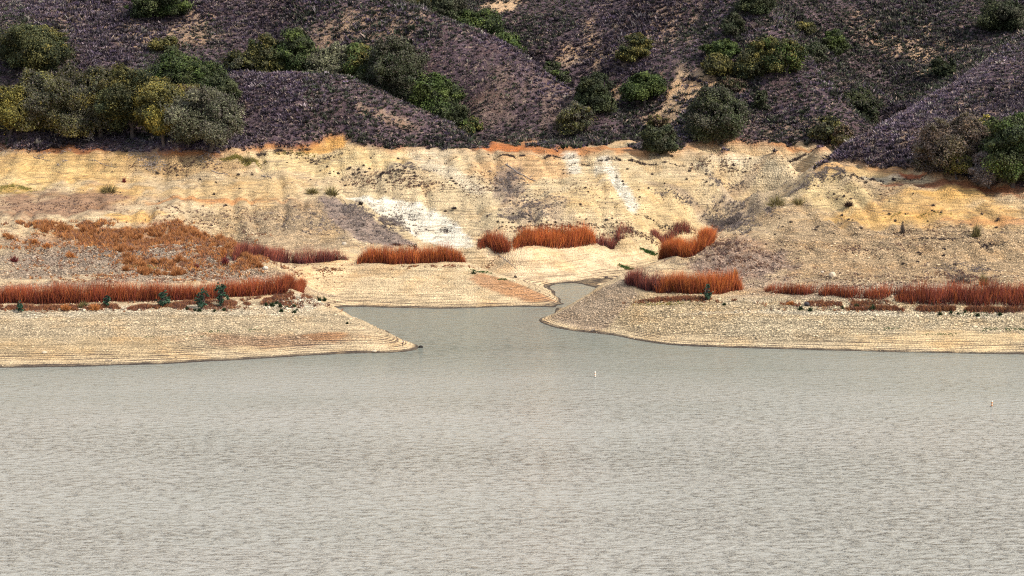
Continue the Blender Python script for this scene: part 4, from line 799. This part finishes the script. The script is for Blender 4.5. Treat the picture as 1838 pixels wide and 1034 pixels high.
def log(u0, v0, u1, v1, r, label):
    a = np.array(hit(u0, v0)); b = np.array(hit(u1, v1)); rng = np.random.RandomState(int(u0 + v0)); t = np.linspace(0, 1, 6)[:, None]; p = a + (b - a) * t; p[:, 2] = hgt(p[:, 0], p[:, 1]) + r * .7
    L = np.linalg.norm(b - a); parts = [tube(p - a, np.linspace(r, r * .45, 6), 6)]
    for k in (2, 3, 4): parts.append(limb(p[k] - a, p[k] - a + rng.normal(size=3) * (.12 * L, .12 * L, 0) + (0, 0, .12 * L), r * .4, .02, rng, 4))
    v, f = join(parts); o = mesh_obj('dead_log', v, f, M_DEAD); o.location = a; tag(o, label, 'log')
log(908, 296, 962, 326, .22, 'long grey fallen log slanting down the middle bank')
log(380, 308, 412, 316, .18, 'dark log lying on the left slope below the oak')
log(470, 316, 488, 321, .18, 'short dark log on the spur right of the left slope')
log(160, 288, 210, 302, .12, 'thin dead pole lying across the left bank')
log(892, 455, 930, 487, .10, 'thin dark pole on the sand at the end of the sandy bank')
log(60, 282, 90, 290, .14, 'bent dead pole below the red cut at left')
# dead white branches at the foot of the tall olive oak
x, y, z = hit(165, 246); r_ = np.random.RandomState(8); parts = []
for i in range(5):
    b0 = np.array((r_.normal() * .6, -1.5, 0.)); p1 = b0 + (r_.normal() * 1.2, -.8, r_.uniform(3, 6.5)); parts.append(limb(b0, p1, .13, .05, r_, 6, .25))
    for k in range(5): q = b0 + (p1 - b0) * r_.uniform(.4, 1); parts.append(limb(q, q + r_.normal(size=3) * (.9, .5, .7) + (0, 0, .5), .06, .02, r_, 4, .25))
v, f = join(parts); o = mesh_obj('dead_tree', v, f, plain('bleached_wood', (.36, .33, .31), .9)); o.location = (x, y - 3, float(hgt(x, y - 3))); tag(o, 'bleached bare dead tree standing before the left grove', 'dead tree')

def boulder(u, v, w_px, h_px, col, label):
    import bmesh
    x, y, z = hit(u, v); s = mpp(y); bm = bmesh.new(); bmesh.ops.create_icosphere(bm, subdivisions=3, radius=1); rng = np.random.RandomState(int(u))
    P = np.array([q.co for q in bm.verts]); o_ = rng.uniform(0, 50, 3); k = 1 + .5 * (fbm(P[:, 0] * 1.3 + o_[0] + P[:, 2], P[:, 1] * 1.3 + o_[1], 3, 3) - .5) + .25 * (fbm(P[:, 2] * 3 + o_[2], P[:, 0] * 3 + P[:, 1], 2, 4) - .5); P *= k[:, None] * (w_px * s * .5, w_px * s * .4, h_px * s * .5)
    F = np.array([[q.index for q in f.verts] for f in bm.faces]); bm.free()
    o = mesh_obj('boulder', P, F, M_STONE, np.tile(col, (len(P), 1)) * rng.uniform(.85, 1.1, (len(P), 1)), smooth=True); o.location = (x, y, z + h_px * s * .25); tag(o, label, 'boulder')
boulder(1494, 497, 12, 12, (.50, .42, .32), 'largest pale oval boulder on the right bank above the reeds')
boulder(1476, 490, 6, 5, (.46, .40, .32), 'small pale boulder left of the largest oval boulder')
boulder(618, 440, 8, 7, (.50, .44, .36), 'pale boulder on the grey spur above the dark reeds')
boulder(476, 484, 10, 8, (.50, .45, .38), 'white boulder at the end of the stony left bank')
boulder(80, 635, 9, 5, (.44, .37, .28), 'flat pale boulder near the left waterline')
boulder(755, 625.5, 9, 7, (.02, .018, .018), 'black wet rock at the tip of the left point')
boulder(672, 632, 8, 5, (.46, .39, .3), 'pale boulder by the water short of the left tip')
boulder(1448, 549, 10, 8, (.05, .045, .05), 'dark boulder on the bank edge below the right reeds')
boulder(925, 499, 6, 5, (.05, .04, .035), 'dark little boulder on the damp sand by the creek')
boulder(1088, 500, 6, 5, (.07, .055, .05), 'dark boulder at the creek edge of the right point')

# ------------------------------------------------------------------ buoys and the person
def lathe(prof, sides=20):
    V = []; F = []
    for (r, z) in prof:
        for k in range(sides): a = 2 * math.pi * k / sides; V.append((r * math.cos(a), r * math.sin(a), z))
    for i in range(len(prof) - 1):
        for k in range(sides): F.append((i * sides + k, i * sides + (k + 1) % sides, (i + 1) * sides + (k + 1) % sides, (i + 1) * sides + k))
    return np.array(V), np.array(F)
M_BW = plain('white_buoy_paint', (.55, .53, .48), .5, .06); M_BO = plain('orange_buoy_paint', (.50, .24, .10), .5, .1); M_BD = plain('dark_buoy_base', (.05, .045, .045), .7, .2)
def buoy(u, v, h_px, bands, top, label, yaw):
    x, y, z = at_z(u, v, 0); s = h_px * mpp(y) / 1.0; r = empty('buoy', (x, y, 0)); tag(r, label, 'buoy', 'marker buoys on the water'); r.rotation_euler = (.05, -.04, yaw)
    k = s
    vv, f = lathe([(.001, -.3 * k), (.17 * k, -.3 * k), (.17 * k, .02 * k), (.14 * k, .07 * k), (.14 * k, .8 * k), (.12 * k, .88 * k), (.06 * k, .92 * k), (.001, .93 * k)]); mesh_obj('float_body', vv, f, M_BW, parent=r, smooth=True)
    vv, f = lathe([(.165 * k, -.05 * k), (.21 * k, -.04 * k), (.21 * k, .05 * k), (.165 * k, .07 * k)]); mesh_obj('collar', vv, f, M_BD, parent=r, smooth=True)
    for (a, b) in bands: vv, f = lathe([(.143 * k, a * k), (.150 * k, (a + .01) * k), (.150 * k, (b - .01) * k), (.143 * k, b * k)]); mesh_obj('orange_band', vv, f, M_BO, parent=r, smooth=True)
    vv, f = lathe([(.05 * k, .91 * k), (.05 * k, .97 * k), (.03 * k, 1.0 * k), (.001, 1.0 * k)]); mesh_obj('top_cap', vv, f, top, parent=r, smooth=True)
buoy(1068, 677, 11.5, [(.2, .3), (.6, .7)], M_BW, 'white marker buoy with orange bands nearer the two points', .4)
buoy(1780, 730, 12, [(.12, .38), (.5, .74)], M_BW, 'orange banded marker buoy on open water at the right', 1.1)

def skinned(name, verts, edges, radii, mat, parent=None, root=0, sub=1):
    me = bpy.data.meshes.new(name + '_frame'); me.from_pydata(verts, edges, []); o = bpy.data.objects.new(name, me); COL.objects.link(o)
    m = o.modifiers.new('skin', 'SKIN'); m.use_smooth_shade = True
    for i, r in enumerate(radii): me.skin_vertices[0].data[i].radius = (r, r)
    me.skin_vertices[0].data[root].use_root = True
    if sub: q = o.modifiers.new('sub', 'SUBSURF'); q.levels = sub; q.render_levels = sub
    dg = bpy.context.evaluated_depsgraph_get(); me2 = bpy.data.meshes.new_from_object(o.evaluated_get(dg)); o.modifiers.clear(); o.data = me2; me2.materials.clear(); me2.materials.append(mat)
    if parent: o.parent = parent
    return o
def person(u, v, facing, label):
    x, y, z = hit(u, v); r = empty('person', (x, y, z)); r.rotation_euler = (0, 0, facing); tag(r, label, 'person')
    V = []; E = []; R = []
    def vt(p, rad, par=None):
        V.append(p); R.append(rad)
        if par is not None: E.append((par, len(V) - 1))
        return len(V) - 1
    pel = vt((0, 0, .95), .13); ch = vt((0, 0.01, 1.2), .135, pel); sh = vt((0, 0, 1.4), .12, ch); nk = vt((0, -.01, 1.5), .055, sh); h1 = vt((0, -.03, 1.58), .075, nk); h2 = vt((0, -.035, 1.68), .09, h1); vt((0, -.02, 1.745), .06, h2); vt((0, -.125, 1.63), .02, h1)
    legs = []; arms = []
    for s in (-1, 1):
        hip = vt((.09 * s, 0, .9), .095, pel); kn = vt((.105 * s, -.02 - .04 * s, .5), .06, hip); an = vt((.115 * s, .02, .08), .042, kn); vt((.125 * s, -.14, .03), .035, an)
        so = vt((.19 * s, 0, 1.4), .06, sh); el = vt((.25 * s, -.02, 1.12), .045, so); wr = vt((.17 * s, -.24, 1.06), .03, el); pm = vt((.14 * s, -.31, 1.06), .033, wr)
        for k, L in enumerate((.062, .07, .066, .055)):
            f1 = vt((.14 * s + (.024 - .016 * k) * s, -.345, 1.075 - .018 * k), .010, pm); f2 = vt((.14 * s + (.024 - .016 * k) * s - .012 * s, -.345 - L * .6, 1.06 - .018 * k), .009, f1); vt((.14 * s - .03 * s, -.345 - L * .75, 1.045 - .018 * k), .008, f2)
        t1 = vt((.14 * s - .035 * s, -.30, 1.085), .011, pm); vt((.14 * s - .055 * s, -.335, 1.10), .010, t1)
    skin_m = plain('skin', (.38, .22, .15), .6, .05); skinned('body', V, E, R, skin_m, r)
    shirt = plain('pale_shirt', (.42, .39, .38), .9, .1); dark = plain('dark_cloth', (.03, .028, .032), .9, .2)
    skinned('shirt', [(0, 0, .93), (0, .01, 1.2), (0, 0, 1.4), (0, -.005, 1.46), (-.19, 0, 1.4), (-.25, -.02, 1.14), (.19, 0, 1.4), (.25, -.02, 1.14)], [(0, 1), (1, 2), (2, 3), (2, 4), (4, 5), (2, 6), (6, 7)], [.15, .155, .14, .07, .075, .062, .075, .062], shirt, r)
    skinned('trousers', [(0, 0, .97), (-.09, 0, .88), (-.105, .02, .5), (-.115, .02, .1), (.09, 0, .88), (.105, -.06, .5), (.115, .02, .1)], [(0, 1), (1, 2), (2, 3), (0, 4), (4, 5), (5, 6)], [.15, .112, .078, .062, .112, .078, .062], dark, r)
    skinned('hair', [(0, .0, 1.66), (0, -.01, 1.73), (0, .04, 1.6)], [(0, 1), (0, 2)], [.098, .085, .06], plain('dark_hair', (.02, .016, .014), .8, .1), r)
    for s in (-1, 1):
        vv, f = lathe([(.001, -.008), (.008, -.004), (.008, .004), (.001, .008)], 8); e = mesh_obj('eye', vv, f, dark, parent=r); e.location = (.033 * s, -.122, 1.675)
        skinned('shoe', [(.115 * s, .05, .045), (.122 * s, -.06, .045), (.126 * s, -.16, .035)], [(0, 1), (1, 2)], [.05, .05, .042], dark, r)
person(723, 622, math.radians(70), 'person in a pale top and dark trousers standing near the left tip')
